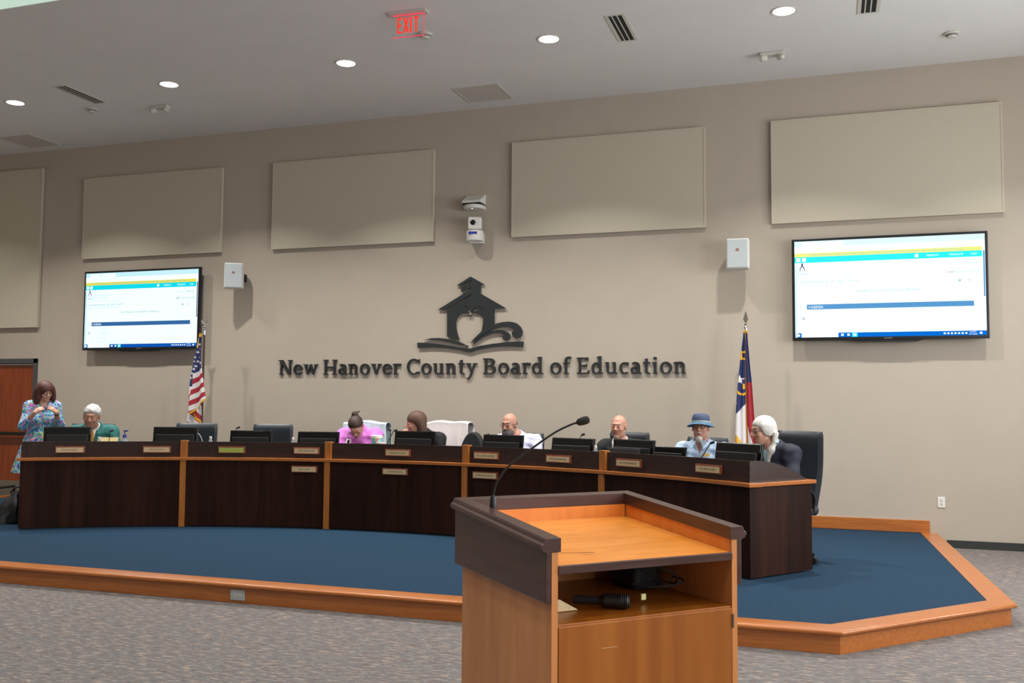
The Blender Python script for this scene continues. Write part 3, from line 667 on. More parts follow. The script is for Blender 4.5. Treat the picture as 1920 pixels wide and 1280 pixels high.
for i in range(5):
    m = MB(); arc_slab(m, DR, DR+.03, A[i], A[i+1], HP+.012, ZT); dbuild(m, 'front_panel', M['darkwood'])
    m = MB(); arc_slab(m, DR+.03, DR+.055, A[i]+(.0 if i else .3), A[i+1], ZTT, ZTOP); dbuild(m, 'upper_panel', M['darkwood2'])
m = MB(); arc_slab(m, DR+.012, DR+.03, A[0]+.2, A[5]-.2, HP, HP+.012, 60); dbuild(m, 'toe_strip', M['black'])
m = MB(); arc_slab(m, DR-.035, DR+.10, A[0]-.35, A[5]+.35, ZT, ZTT, 90); dbuild(m, 'rail', M['trimwood'], bevel=.004)
for a in A[1:5]:
    m = MB(); hw = .36
    arc_slab(m, DR-.022, DR+.02, a-hw*.83, a+hw*.83, HP, ZT, 2); arc_slab(m, DR-.0, DR+.075, a-hw, a+hw, ZTT, ZTOP+.014, 2)
    dbuild(m, 'post', M['trimwood_v'], bevel=.002)
m = MB()
inner = [pol(48.3+(128.4-48.3)*i/60, DR+.101)[:2] for i in range(61)]; outer = [pol(49.0+(127.9-49.0)*i/60, DR+.77)[:2] for i in range(61)]
for i in range(60): m.prism([inner[i], outer[i], outer[i+1], inner[i+1]], ZT-.005, ZTT-.001)
dbuild(m, 'worktop', M['darkwood2'])
def end_side(C_, E_, sgn):
    C_, E_ = Vector(C_), Vector(E_); dd = (E_-C_); L_ = dd.length; dd.normalize(); nn = Vector((dd.y, -dd.x))*sgn   # outward normal
    ang = math.atan2(dd.y, dd.x)
    def X(loc=0): return Matrix.Translation((C_.x, C_.y, 0)) @ Matrix.Rotation(ang, 4, 'Z')
    yo = -1 if sgn > 0 else 1
    m = MB(); m.X = X(); m.box((0.002, min(0, -yo*.03), HP+.01), (L_, max(0, -yo*.03), ZT)); dbuild(m, 'end_panel', M['darkwood'])
    m = MB(); m.X = X(); m.box((-.012, min(yo*.03, -yo*.10), ZT+.0006), (L_+.03, max(yo*.03, -yo*.10), ZTT-.0009)); dbuild(m, 'rail', M['trimwood'], bevel=.004)
    m = MB(); m.X = X()
    pts = [(.035, ZTT), (L_-.03, ZTT)]
    for i in range(17):
        t_ = i/16; u = L_-.03+( .14-(L_-.03))*t_
        f = (u-.14)/(L_-.17); pts.append((u, ZTOP-(ZTOP-ZTT-.004)*(f**1.75)))
    pts.append((.035, ZTOP)); m.prism(pts, *( (-yo*.03, -yo*.058) ), 'xz'); dbuild(m, 'end_board', M['darkwood2'])
end_side((-.727, 7.959), (-.2786, 8.5878), 1)
end_side((-8.335, 8.18), (-8.75, 8.80), -1)

# name plates
def nameplate(a, z, txt, label, green=False, w_=.30):
    x, y, _ = pol(a, DR+.028 if z > .9 else DR-.0)
    t = thing('name_plate', label, 'name plate', (x, y, z), math.radians(a-90), 'name plates on the desk')
    MB().box((-w_/2, -.026, -.037), (w_/2, 0, .037)).build('wood_block', M['plaque'], t, bevel=.004)
    p = MB().box((-w_/2+.014, -.029, -.027), (w_/2-.014, -.0255, .025)).build('plate', M['plategreen'] if green else M['plate'], t)
    if txt:
        m = MB(); add_text(m, txt, .026, (0, -.0294, 0), .0004); m.build('lettering', M['ink'], t)
UP, LO = .988, .79
for a, z, s_, lb, gr in ((124.2, UP, 'DAVID PERRY', 'name plate at the left end of the desk, below the green-jacketed man', 0), (115.45, UP, 'JUDY JUSTICE', 'name plate just left of the first wooden post', 0),
        (107.5, UP, '', 'blank yellow-green name plate', 1), (99.2, UP, 'JOSIE BARNHART', 'upper name plate just left of the second wooden post', 0), (88.75, UP, 'MELISSA MASON', 'upper name plate at the middle of the desk', 0),
        (78.4, UP, 'DR. CHRIS BARNES', 'upper name plate below the bearded man in the white shirt', 0), (69.9, UP, 'PETE WILDEBOER', 'name plate left of the fourth wooden post, behind the gooseneck microphone', 0),
        (61.7, UP, 'DR. TIM MERRICK', 'name plate just right of the fourth wooden post', 0), (52.55, UP, 'PAT BRADFORD', 'name plate at the right end of the desk', 0),
        (99.3, LO, 'VICE CHAIR', 'lower name plate left of the second wooden post, a title plate', 0), (88.9, LO, 'CHAIRPERSON', 'lower title plate at the middle of the desk', 0), (78.35, LO, 'SUPERINTENDENT', 'lower title plate just right of the third wooden post', 0)):
    nameplate(a, z, s_, lb, gr)

# ------------------------------------------------------------------ monitors, microphones and small things on the desk
def make_monitor(s=1.0):
    t = thing('monitor', 'monitor', 'computer monitor', (0, 0, 0), 0, 'black monitors on the desk')
    w_, h_ = .245, .285
    m = MB(); m.X = Matrix.Translation((0, 0, .03)) @ rotm(math.radians(-8))
    m.box((-w_, 0, 0), (w_, .022, h_)); m.box((-w_+.01, -.008, h_*.70), (w_-.01, 0, h_-.006))
    m.build('housing', M['blackgloss'], t, bevel=.004)
    m = MB(); m.X = Matrix.Translation((0, 0, .03)) @ rotm(math.radians(-8))
    m.prism([(-.20, .03), (.20, .03), (.215, .20), (-.215, .20)], -.028, 0, 'xz'); m.build('rear_cover', M['black'], t, bevel=.006)
    m = MB(); m.X = Matrix.Translation((0, 0, .03)) @ rotm(math.radians(-8)); m.box((-w_+.012, .022, .014), (w_-.012, .0235, h_-.012)); m.build('display', M['blackgloss'], t)
    m = MB(); m.box((-.035, -.055, .01), (.035, -.02, .14)); m.build('stand_neck', M['black'], t, bevel=.006)
    MB().prism([(-.03, .135), (.03, .135), (.018, .105), (-.018, .105)], -.062, -.054, 'xz').build('hinge_cap', M['steel'], t)
    MB().box((-.12, -.09, 0), (.12, .09, .012)).build('base', M['black'], t, bevel=.005)
    return t
MON = [(124.95, 1.228, 'black monitor in front of the green-jacketed man, at the left end', 0, 1), (114.3, 1.231, 'black monitor in front of the first empty chair, behind the first wooden post', 0, 1),
       (106.4, 1.196, 'black monitor in front of the second empty chair, above the blank green name plate', 0, .98), (99.1, 1.190, 'black monitor left of the woman in pink, behind the second post', 0, 1),
       (88.35, 1.213, 'black monitor in front of the dark-haired woman seen in profile', 0, 1), (78.35, 1.194, 'black monitor in front of the bearded man', 0, 1),
       (70.45, 1.183, 'black monitor crossed by the long gooseneck microphone', 0, 1.05), (63.65, 1.19, 'black monitor in front of the bald man, with a keyboard leaning on it', 0, 1),
       (52.25, 1.203, 'black monitor at the right end, in front of the white-haired woman', 0, 1.08)]
mon0 = make_monitor()
for i, (a, ztop, lb, dr_, sc) in enumerate(MON):
    o = mon0 if i == 0 else copy_tree(mon0)
    x, y, _ = pol(a, DR+.30); o.location = (x, y, ZTT-.001); o.rotation_euler = (0, 0, math.radians(a-90)); o.scale = (sc, sc, (ztop-ZTT)/.312)
    tag(o, lb, 'computer monitor')
o = copy_tree(mon0); x, y, _ = pol(61.9, DR+.56); o.location = (x, y, ZTT-.001); o.rotation_euler = (0, 0, math.radians(-26)); o.scale = (.9, 1, .70)
tag(o, 'low black monitor set back between the bald man and the man in the blue hat', 'computer monitor')
# keyboard leaning on the monitor
x, y, _ = pol(64.1, DR+.215)
t = thing('keyboard', 'black keyboard leaning on its edge against the monitor of the bald man', 'keyboard', (x, y, ZTT), math.radians(64.1-90))
kx_ = Matrix.Translation((0, -.02, .0)) @ rotm(math.radians(72))
m = MB(); m.X = kx_; m.box((-.2, 0, 0), (.2, .205, .02)); m.build('keyboard_body', M['black'], t, bevel=.003)
m = MB(); m.X = kx_
for r_ in range(6):
    for c_ in range(18): m.box((-.19+c_*.0212, .03+r_*.028, -.004), (-.19+c_*.0212+.016, .03+r_*.028+.021, 0))
m.build('keys', mat('key_grey', '4A5056', .5), t)

def goose(a, r_, htop, lean, label, rzoff=0, group='gooseneck microphones on the desk'):
    x, y, _ = pol(a, r_)
    t = thing('desk_microphone', label, 'microphone', (x, y, ZTT), math.radians(a-90+rzoff), group)
    MB().lathe([(.045, 0), (.045, .012), (.02, .022)], 20).build('base', M['black'], t, smooth=True)
    p = bezier([(0, 0, .02), (0, .0, .12), (lean*.35, .01, htop*.65), (lean, .03, htop)], 8)
    MB().tube(p, .0045, 6).build('gooseneck', M['black'], t, smooth=True)
    m = MB(); m.tube([(lean, .03, htop), (lean+(.03 if lean > 0 else -.03), .05, htop+.012)], [.011, .013], 10); m.build('microphone_head', M['rubber'], t, smooth=True)
    return t
goose(120.97, DR+.35, .27, .002, 'gooseneck microphone in front of the green jacket')
goose(108.9, DR+.42, .31, .07, 'gooseneck microphone left of the monitor by the second empty chair')
goose(91.9, DR+.42, .30, .075, 'gooseneck microphone behind the monitor of the woman in profile')
goose(81.5, DR+.45, .27, .05, 'gooseneck microphone behind the monitor of the bearded man')
goose(71.0, DR+.5, .30, .03, 'gooseneck microphone behind the monitor right of the bearded man')
goose(56.2, DR+.32, .28, .09, 'gooseneck microphone in front of the man in the blue hat')
goose(92.0, DR+.55, .30, -.01, 'gooseneck microphone beside the teal tumbler')
# cable by the second monitor
x, y, _ = pol(111.9, DR+.4)
tag(MB().tube(bezier([(x-.06, y, ZTT+.27), (x, y, ZTT+.22), (x+.05, y, ZTT+.1), (x+.06, y-.02, ZTT+.006)], 8), .003, 6).build('charging_cable', M['white'], smooth=True), 'thin white cable hanging beside the second monitor from the left', 'cable')
def bottle(a, r_, h_, label):
    x, y, _ = pol(a, r_)
    t = thing('water_bottle', label, 'water bottle', (x, y, ZTT), 0, 'small clear water bottles')
    MB().lathe([(.028, 0), (.031, .01), (.031, h_*.55), (.027, h_*.62), (.031, h_*.7), (.014, h_*.92), (.013, h_)], 20).build('bottle', M['clear'], t, smooth=True)
    MB().lathe([(.015, h_-.012), (.015, h_+.012), (.012, h_+.014)], 16).build('cap', M['white'], t)
bottle(121.9, DR+.33, .195, 'clear water bottle in front of the yellow tie')
bottle(110.65, DR+.33, .205, 'clear water bottle in front of the first empty chair')
bottle(101.85, DR+.33, .20, 'clear water bottle left of the monitor behind the second post')
bottle(67.3, DR+.25, .20, 'clear water bottle beside the bald man, behind the fourth post')
x, y, _ = pol(119.45, DR+.35)
t = thing('pump_bottle', 'hand sanitizer bottle with a blue pump', 'pump bottle', (x, y, ZTT))
MB().lathe([(.03, 0), (.032, .01), (.032, .17), (.018, .20), (.015, .205)], 20).build('bottle', M['clear'], t, smooth=True)
MB().lathe([(.0322, .04), (.0322, .16)], 20).build('sticker', M['paper'], t)
m = MB().lathe([(.02, .2), (.02, .23), (.006, .24), (.005, .275)], 16); m.box((-.008, -.01, .27), (.04, .01, .283)); m.build('pump', M['bottleblue'], t)
x, y, _ = pol(92.66, DR+.35)
t = thing('tumbler', 'pale teal patterned tumbler with a white lid beside the woman in pink', 'tumbler', (x, y, ZTT))
MB().lathe([(.045, 0), (.06, .03), (.065, .22)], 28).build('cup', floral('tumbler_pattern', None, ['8CC8D0', '9AD0D6', '7FBFC9', 'C98B6A', '93CBD2'], 26), t, smooth=True)
MB().lathe([(.068, .22), (.068, .245), (.05, .252)], 28).build('lid', M['white'], t, smooth=True)
x, y, _ = pol(91.9, DR+.28)
t = thing('cream_jar', 'small cream tub right of the teal tumbler', 'tub', (x, y, ZTT))
MB().lathe([(.045, 0), (.05, .15)], 24).build('tub', M['white'], t, smooth=True); MB().lathe([(.053, .15), (.053, .175), (.03, .178)], 24).build('lid', mat('tub_lid', 'D9B8AE', .5), t, smooth=True)
x, y, _ = pol(121.45, DR+.42)
m = MB(); m.X = rotm(math.radians(62), 0, math.radians(20)); m.box((-.11, 0, 0), (.11, .22, .004)); o = m.build('folder', M['manila']); o.location = (x, y, ZTT+.002); tag(o, 'tan folder propped up in front of the green jacket', 'folder')
x, y, _ = pol(128.0, DR+.35)
m = MB()
for k in range(4): m.X = Matrix.Translation((0, 0, k*.03)) @ rotm(0, 0, .1*k-.15); m.box((-.12, -.15, 0), (.12, .15, .029))
o = m.build('paper_stack', M['paper']); o.location = (x, y, ZTT); o.rotation_euler = (0, 0, .65); tag(o, 'stack of white papers in front of the standing woman', 'papers')
# black bag on the stage at left
t = thing('black_bag', 'black nylon bag slumped on the blue stage at the left end of the desk', 'bag', (-8.86, 8.60, HP), math.radians(38))
vs = []; fs = []; nu, nv = 32, 16
rr = random.Random(3)
for j in range(nv+1):
    f = j/nv; z = .35*f; rad = (1-f**2.6)*.16+.015
    for i in range(nu):
        a = 2*PI*i/nu; k = 1+.10*math.sin(5*a+4*f)+.06*math.sin(9*a+2)+rr.uniform(-.03, .03)
        vs.append((rad*k*math.cos(a)*1.05+f*.05, rad*k*math.sin(a)*.8, z))
for j in range(nv):
    for i in range(nu): fs.append((j*nu+i, j*nu+(i+1) % nu, (j+1)*nu+(i+1) % nu, (j+1)*nu+i))
fs.append(tuple(range(nu))[::-1]); fs.append(tuple(nv*nu+i for i in range(nu)))
MB().add(vs, fs).build('bag_body', M['bag'], t, smooth=True)
MB().tube(bezier([(-.02, -.02, .33), (.02, -.03, .385), (.09, -.02, .40), (.13, 0, .34)], 8), .009, 8).build('bag_handle', M['black'], t, smooth=True)
MB().box((-.165, -.05, .10), (-.15, -.04, .112)).build('zip_pull', M['silver'], t)

# ------------------------------------------------------------------ office chairs
def make_chair():
    t = thing('office_chair', 'chair', 'office chair', (0, 0, 0), 0, 'black leather office chairs')
    # backrest: curved rounded slab, local -Y is the front
    vs = []; nx, nz = 16, 22; W_ = .25
    def shell(off):
        out = []
        for j in range(nz+1):
            f = j/nz; z = .40+.72*f; yb = .22+.075*f+.012*math.sin(PI*f)-.010*math.cos(PI*2*f)
            hw = W_*(1-.10*(1-f)-.04*max(0, f-.94)/.06)
            for i in range(nx+1):
                u = -1+2*i/nx; e = max(0, abs(u)-.86)/.14; ez = max(0, (f-.93)/.07)
                th = .035*math.sqrt(max(0.02, 1-e*e))*math.sqrt(max(.02, 1-ez*ez))
                out.append((u*hw, yb+.02*u*u*-1+off*th, z))
        return out
    F_, B_ = shell(-1), shell(1); n = len(F_); vs = F_+B_; fs = []
    for j in range(nz):
        for i in range(nx):
            a = j*(nx+1)+i; fs.append((a, a+1, a+nx+2, a+nx+1)); fs.append((n+a, n+a+nx+1, n+a+nx+2, n+a+1))
    for j in range(nz):
        a = j*(nx+1); fs.append((a, a+nx+1, n+a+nx+1, n+a)); a += nx; fs.append((a, n+a, n+a+nx+1, a+nx+1))
    for i in range(nx):
        a = i; fs.append((a, n+a, n+a+1, a+1)); a = nz*(nx+1)+i; fs.append((a, a+1, n+a+1, n+a))
    MB().add(vs, fs).build('backrest', M['leather'], t, smooth=True)
    MB().box((-.25, -.26, .40), (.25, .22, .49)).build('seat', M['leather'], t, bevel=.04, seg=4)
    for s in (-1, 1):
        m = MB(); p = bezier([(s*.24, .13, .44), (s*.262, .12, .56), (s*.262, .03, .64), (s*.262, -.16, .64), (s*.26, -.18, .55), (s*.24, -.1, .44)], 6)
        m.tube(p, .014, 8); a = m.build('armrest', M['black'], t, smooth=True)
        MB().box((s*.262-.025, -.15, .645), (s*.262+.025, .04, .67)).build('arm_pad', M['leather'], a, bevel=.01)
    MB().lathe([(.03, .1), (.03, .24), (.02, .25), (.02, .4)], 16).build('gas_lift', M['black'], t, smooth=True)
    for k in range(5):
        a = 2*PI*k/5+.3; c_, s_ = math.cos(a), math.sin(a)
        b = MB().tube([(0, 0, .12), (.16*c_, .16*s_, .105), (.29*c_, .29*s_, .075)], [.032, .026, .02], 8).build('base_leg', M['black'], t, smooth=True)
        m = MB(); m.X = Matrix.Translation((.29*c_, .29*s_, .03)) @ rotm(0, 0, a); m.lathe([(.03, -.022), (.03, .022)], 16, (0, 0, 0), 'y'); m.build('caster', M['rubber'], b)
    return t
CH = [(123.65, 1.245, 'black leather office chair behind the green-jacketed man', 1), (113.95, 1.255, 'empty black office chair in front of the striped flag', 1), (106.4, 1.248, 'empty black office chair right of the striped flag, nearer the middle', 1),
      (96.9, 1.262, 'office chair under a pale grey-blue jacket, behind the woman in pink', 1), (88.3, 1.276, 'office chair covered with a white cloth beside the dark-haired woman', 1), (80.3, 1.19, 'dark grey office chair behind the bearded man', 1),
      (69.45, 1.228, 'dark grey office chair behind the bald man', 1), (61.7, 1.20, 'dark grey office chair behind the man in the blue hat', 1), (52.95, 1.292, 'large black leather chair at the right end, behind the white-haired woman', 1.06)]
ch0 = make_chair(); CHO = []
for i, (a, zt_, lb, sc) in enumerate(CH):
    o = ch0 if i == 0 else copy_tree(ch0)
    x, y, _ = pol(a, DR+1.2); k = (zt_-HP)/1.12
    bx_, by_ = x-.26*k*math.cos(math.radians(a)), y-.26*k*math.sin(math.radians(a))
    o.location = (bx_, by_, HP); o.rotation_euler = (0, 0, math.radians(a-90)); o.scale = (sc, sc, k)
    tag(o, lb, 'office chair'); CHO.append(o)
M['cloth_white'] = mat('white_knit', 'D8CFCE', .9, noise=.05, scale=50, bump=.3)
M['cloth_teal'] = mat('pale_teal_jacket', 'B9CDD0', .85, noise=.08, scale=12, bump=.3)
def drape(name, idx, mt, label, cat, seed, wide=1.0, skew=0.0):
    """cloth hung over a chair back: front sheet, fold over the top, back sheet"""
    a, zt_, _, _ = CH[idx]; o = CHO[idx]; r_ = random.Random(seed); ph = [r_.uniform(0, 6) for _ in range(6)]
    prof = []
    for j in range(34):
        f = j/33
        if f < .45: z = .70+(1.135-.70)*(f/.45); y = .20+.10*((z-.46)/.66)-.055
        elif f < .55: t_ = (f-.45)/.10*PI; z = 1.135+.022*math.sin(t_); y = .315-.07*math.cos(t_)
        else: z = 1.135-(1.135-.62)*((f-.55)/.45); y = .30+.12*((z-.46)/.66)-.0+.0
        prof.append((f, y if f < .55 else max(y, .34), z))
    vs = []; fs = []; nx = 30
    for f, y, z in prof:
        dn = max(0, 1.1-z)
        for i in range(nx+1):
            u = -1+2*i/nx; hw = .275*wide+.05*dn*wide
            fold = .018*dn*2*math.sin(9*u+ph[0]+2*dn)+.010*math.sin(21*u+ph[1])*min(1, dn*4)
            s = 1 if f > .5 else -1
            vs.append((u*hw+skew*dn, y+s*abs(fold)+s*.012-.02*u*u, z-.02*u*u-.008*math.sin(5*u+ph[2])))
    for j in range(len(prof)-1):
        for i in range(nx): b = j*(nx+1)+i; fs.append((b, b+1, b+nx+2, b+nx+1))
    m = MB().add(vs, fs); q = m.build(name, mt, smooth=True); q.location = o.location; q.rotation_euler = o.rotation_euler; q.scale = o.scale
    sd = q.modifiers.new('thickness', 'SOLIDIFY'); sd.thickness = .006; sd.offset = 0
    tag(q, label, cat)
drape('hung_jacket', 3, M['cloth_teal'], 'pale grey-blue jacket hung over the chair back behind the woman in pink', 'jacket', 5, 1.0, .07)
drape('chair_cloth', 4, M['cloth_white'], 'white cloth hung over the chair back beside the dark-haired woman', 'cloth', 9, 1.02)
# black rounded bag standing before the white-draped chair
x, y, _ = pol(84.2, DR+.84)
t = thing('rounded_bag', 'black round-topped bag in front of the white-draped chair', 'bag', (x, y, HP), math.radians(-4))
m = MB(); pts = [(-.15, .0)]+[(-.15, .7)]+[(-.15+.0*k, .7) for k in range(0)]+[(-.15*math.cos(q)+.015*math.sin(q), .72+.33*math.sin(q)**.9) for q in np.linspace(.02, PI-.02, 24)]+[(.15, .7), (.15, 0)]
m.prism(pts, -.05, .05, 'xz'); m.build('bag_shell', mat('dark_grey_nylon', '1F2124', .7, noise=.06), t, bevel=.02, seg=3)
m = MB().tube([(-.15, -.052, .3), (.15, -.052, .3)], .006, 6); m.build('zip', M['black'], t)

# ------------------------------------------------------------------ flags
def flag_stand(x, y, label, name, finial):
    t = thing(name, label, 'flag', (x, y, HP))
    MB().lathe([(.15, 0), (.15, .02), (.10, .045), (.03, .07), (.022, .12)], 28).build('stand_base', M['gold'], t, smooth=True)
    MB().tube([(0, 0, .1), (0, 0, 2.34 if finial == 'eagle' else 2.24)], .014, 10).build('pole', M['polewood'], t, smooth=True)
    z = 2.34 if finial == 'eagle' else 2.24
    m = MB()
    if finial == 'eagle':
        m.lathe([(.016, z-.06), (.016, z), (.026, z+.01), (.012, z+.03), (.022, z+.045), (.008, z+.06)], 16)
        m.ell((0, 0, z+.085), (.02, .03, .032), 12, 8); m.ell((-.012, -.03, z+.118), (.013, .016, .013), 10, 6)
        for s in (-1, 1): m.prism([(s*.01, z+.075), (s*.05, z+.10), (s*.058, z+.15), (s*.03, z+.125), (s*.01, z+.11)], -.006, .006, 'xz')
    else:
        m.lathe([(.016, z-.07), (.016, z), (.024, z+.01), (.012, z+.03), (.02, z+.045), (.009, z+.06)], 16)
        m.prism([(-.003, z+.05), (-.028, z+.10), (0, z+.2), (.028, z+.10), (.003, z+.05)], -.005, .005, 'xz')
    m.build('finial', M['silver'], t, bevel=.001)
    return t
def sheet(name, rows, matfn, mats, parent, nx=44, nz=150, depth=lambda u, f: 0, thick=.004):
    """rows: (z, xleft, xright) from the top down"""
    zs = [r[0] for r in rows][::-1]; xl = [r[1] for r in rows][::-1]; xr = [r[2] for r in rows][::-1]
    z0, z1 = rows[0][0], rows[-1][0]; vs = []; fs = []
    for j in range(nz+1):
        f = j/nz; z = z0+(z1-z0)*f; a = np.interp(z, zs, xl); b = np.interp(z, zs, xr)
        for i in range(nx+1):
            u = i/nx; vs.append((a+(b-a)*u, depth(u, f), z))
    m = MB(); m.v = vs
    for j in range(nz):
        for i in range(nx):
            k = j*(nx+1)+i; q = (k, k+1, k+nx+2, k+nx+1); c = [sum(vs[p][d_] for p in q)/4 for d_ in range(3)]
            mi = matfn(c[0], c[2], (i+.5)/nx, (j+.5)/nz)
            if mi is None: continue
            m.f.append(q); m.mi.append(mi)
    o = m.build(name, mats, parent, smooth=True); sd = o.modifiers.new('thickness', 'SOLIDIFY'); sd.thickness = thick; sd.offset = 0
    return o
def in_star(x, z, cx, cz, r):
    dx, dz = x-cx, z-cz; d_ = math.hypot(dx, dz)
    if d_ > r: return False
    a = (math.atan2(dx, dz)+2*PI) % (2*PI/5); a = abs(a-PI/5) ; a = PI/5-a      # 0 at point, pi/5 at notch
    ri = r*.40; # boundary radius at angle a between point and notch
    x1, y1, x2, y2 = r, 0, ri*math.cos(PI/5), ri*math.sin(PI/5)
    den = (math.cos(a)*(y2-y1)-math.sin(a)*(x2-x1)); rb = (x1*(y2-y1)-y1*(x2-x1))/den
    return d_ < rb
FX, FY = -8.30, 11.15
fl = flag_stand(FX, FY+.06, 'furled striped flag with stars and gold fringe, standing beside the left television', 'striped_flag', 'eagle')
def fz(v): return 2.431-(v-250)*(2.431-1.232)/(1130-250)-HP     # measured height to height on the stand
def fx(u): return (u-310)*.00147
rows = [(fz(a), fx(b), fx(c)) for a, b, c in ((240, 297, 325), (300, 285, 325), (380, 272, 322), (420, 262, 324), (500, 250, 329), (580, 236, 340), (640, 228, 355), (760, 215, 375), (890, 215, 398), (1045, 215, 405))]
zz = lambda z: 250+(2.431-HP-z)/((2.431-1.232)/(1130-250)); uu = lambda x: x/.00147+310
STARS = [(285, 428), (262, 478), (303, 478), (283, 521), (250, 520), (325, 535), (267, 568), (252, 597), (237, 640), (228, 686), (300, 350), (306, 395)]
def f1(x, z, u, f):
    U, V = uu(x), zz(z); s = V+.57*(U-350)
    lo = 885+.57*0
    fr = 1035-(U-222)*.82
    if U >= 222 and V > fr+14: return None
    if U < 222 and V > 1040: return None
    if V > fr-6 and U > 218: return 3
    if V < 275: return 3
    if V < 385 and U < 297-(V-250)*.06: return 3
    if U < 246-(V-640)*.04 and V > 480:
        if V < 770: 
            for a, b in STARS:
                if in_star(U, -V, a, -b, 15): return 1
            return 2
    if s < 585:
        for a, b in STARS:
            if in_star(U, -V, a, -b, 16): return 1
        return 2
    if U < 246-(V-640)*.10 : return 1 if V < 850 else 0
    return 0 if int((s-585)//51) % 2 == 1 else 1
fl_m = [M['flagred'], M['flagwhite'], M['flagblue'], M['gold']]
sheet('flag_cloth', rows, f1, fl_m, fl, nx=90, nz=300, depth=lambda u, f: -.075-.03*math.sin(u*7.5+f*2)*(.3+f)-.02*u*f)
def f1b(x, z, u, f):
    U, V = uu(x), zz(z)
    e = 225+(V-1040)*1.0
    if V > 1040 and abs(U-e) < 14 and V < 1135: return 3
    s = V-.9*(U-240)
    if U > e+8 and V > 1040: return 1 if (V-1000)+(310-U)*1.1 < 60 else 0
    return 0 if int((s-800)//95) % 2 == 0 else 1
rows2 = [(fz(a), fx(b), fx(c)) for a, b, c in ((700, 235, 300), (770, 212, 305), (870, 195, 310), (1020, 180, 312), (1130, 168, 312), (1500, 150, 320))]
sheet('flag_back_fold', rows2, f1b, fl_m, fl, nx=60, nz=200, depth=lambda u, f: -.03-.025*math.sin(u*9+f*3)*(.3+f))
# second flag
fl = flag_stand(-1.052, FY+.06, 'furled flag of navy, white and red with a gold C, standing beside the right television', 'banner_flag', 'spear')
gz = lambda v: 2.356-(v-610)*(2.356-1.091)/(1256-610)-HP
gx = lambda u: (u-176)*.00196
gzi = lambda z: 610+(2.356-HP-z)/((2.356-1.091)/(1256-610)); gxi = lambda x: x/.00196+176
rows = [(gz(a), gx(b), gx(c)) for a, b, c in ((608, 166, 186), (640, 165, 188), (690, 158, 191), (760, 150, 197), (800, 145, 200), (900, 135, 210), (1020, 125, 218), (1130, 120, 225), (1220, 118, 229), (1256, 120, 230), (1500, 118, 236))]
def f2(x, z, u, f):
    U, V = gxi(x), gzi(z)
    if V < 622: return 3
    if 174.5 < U < 179.5: return 3
    if 179.5 <= U < 184: return 0 if V > 905 else 2
    if U <= 174.5:
        if U < 128 and V > 1205: return 3
        if V > 1205 and U < 118+(V-1205)*.65+6: return 3
        if V < 1085-(U-125)*1.15: 
            r_ = math.hypot(U-157, V-945)
            if (23 < r_ < 35 and (V > 950 or U < 150 and V > 955)) or (160 < U < 171 and 915 < V < 945): return 3
            if in_star(U, -V, 143, -892, 30): return 1
            if 725 < V < 778 and (abs(U-150-(V-725)*.1) < 5 or abs(V-733) < 5 or abs(V-768-(U-160)*.4) < 5) and U < 174: return 3
            if U < 128 and abs(V-1025) < 8: return 3
            return 2
        return 1
    if V < 905: return 2
    if V > 1150 and U < 184+(V-1150)*.28: return 1
    return 0
sheet('flag_cloth', rows, f2, fl_m, fl, nx=90, nz=300, depth=lambda u, f: -.06-.045*abs(math.sin((u-.58)*3.0))*(.2+f)-.012*math.sin(u*19))

# ------------------------------------------------------------------ lectern
LO_ = Vector((-.8551, 2.8271, 0)); LR = .8028; LW_, LL, LT = .753, .6858, .0514
lec = thing('lectern', 'wooden lectern with a dark rim and bright maple top in the foreground', 'lectern', LO_, LR)
ZF, SL = 1.1204, .0909
def slab(m, x0, x1, y0, y1, dz0, dz1, slope=SL):
    """box whose top and bottom follow the slope of the rim"""
    z = lambda y: ZF+slope*y
    m.add([(x0,y0,z(y0)+dz0),(x1,y0,z(y0)+dz0),(x1,y1,z(y1)+dz0),(x0,y1,z(y1)+dz0),(x0,y0,z(y0)+dz1),(x1,y0,z(y0)+dz1),(x1,y1,z(y1)+dz1),(x0,y1,z(y1)+dz1)],
          [(0,3,2,1),(4,5,6,7),(0,1,5,4),(1,2,6,5),(2,3,7,6),(3,0,4,7)])
def side_rim(name, x_in, x_out, s):
    # profile across x: top face, ogee moulding on the outer side
    P = [(x_in, -.042), (x_in, 0), (x_out, 0), (x_out+s*.004, -.006), (x_out+s*.007, -.014), (x_out+s*.015, -.020), (x_out+s*.018, -.027), (x_out+s*.018, -.030), (x_out+s*.013, -.032), (x_out+s*.013, -.037), (x_out+s*.006, -.040), (x_out+s*.0, -.042)]
    vs = []; 
    for y in (0, LL):
        for (x, dz) in P: vs.append((x, y, ZF+SL*y+dz))
    n = len(P); fs = [tuple(range(n)), tuple(range(n, 2*n))[::-1]]+[(i, (i+1) % n, n+(i+1) % n, n+i) for i in range(n)]
    MB().add(vs, fs).build(name, M['lectdark'], lec, bevel=.0012)
side_rim('side_rim', LT, 0, -1); side_rim('side_rim', LW_-LT, LW_, 1)
m = MB(); slab(m, LT, LW_-LT, LL-LT, LL, -.042, 0); slab(m, 0, LW_, LL, LL+.012, -.034, -.014); m.build('back_rim', M['lectdark'], lec, bevel=.002)
zbk = ZF+SL*LL-.042
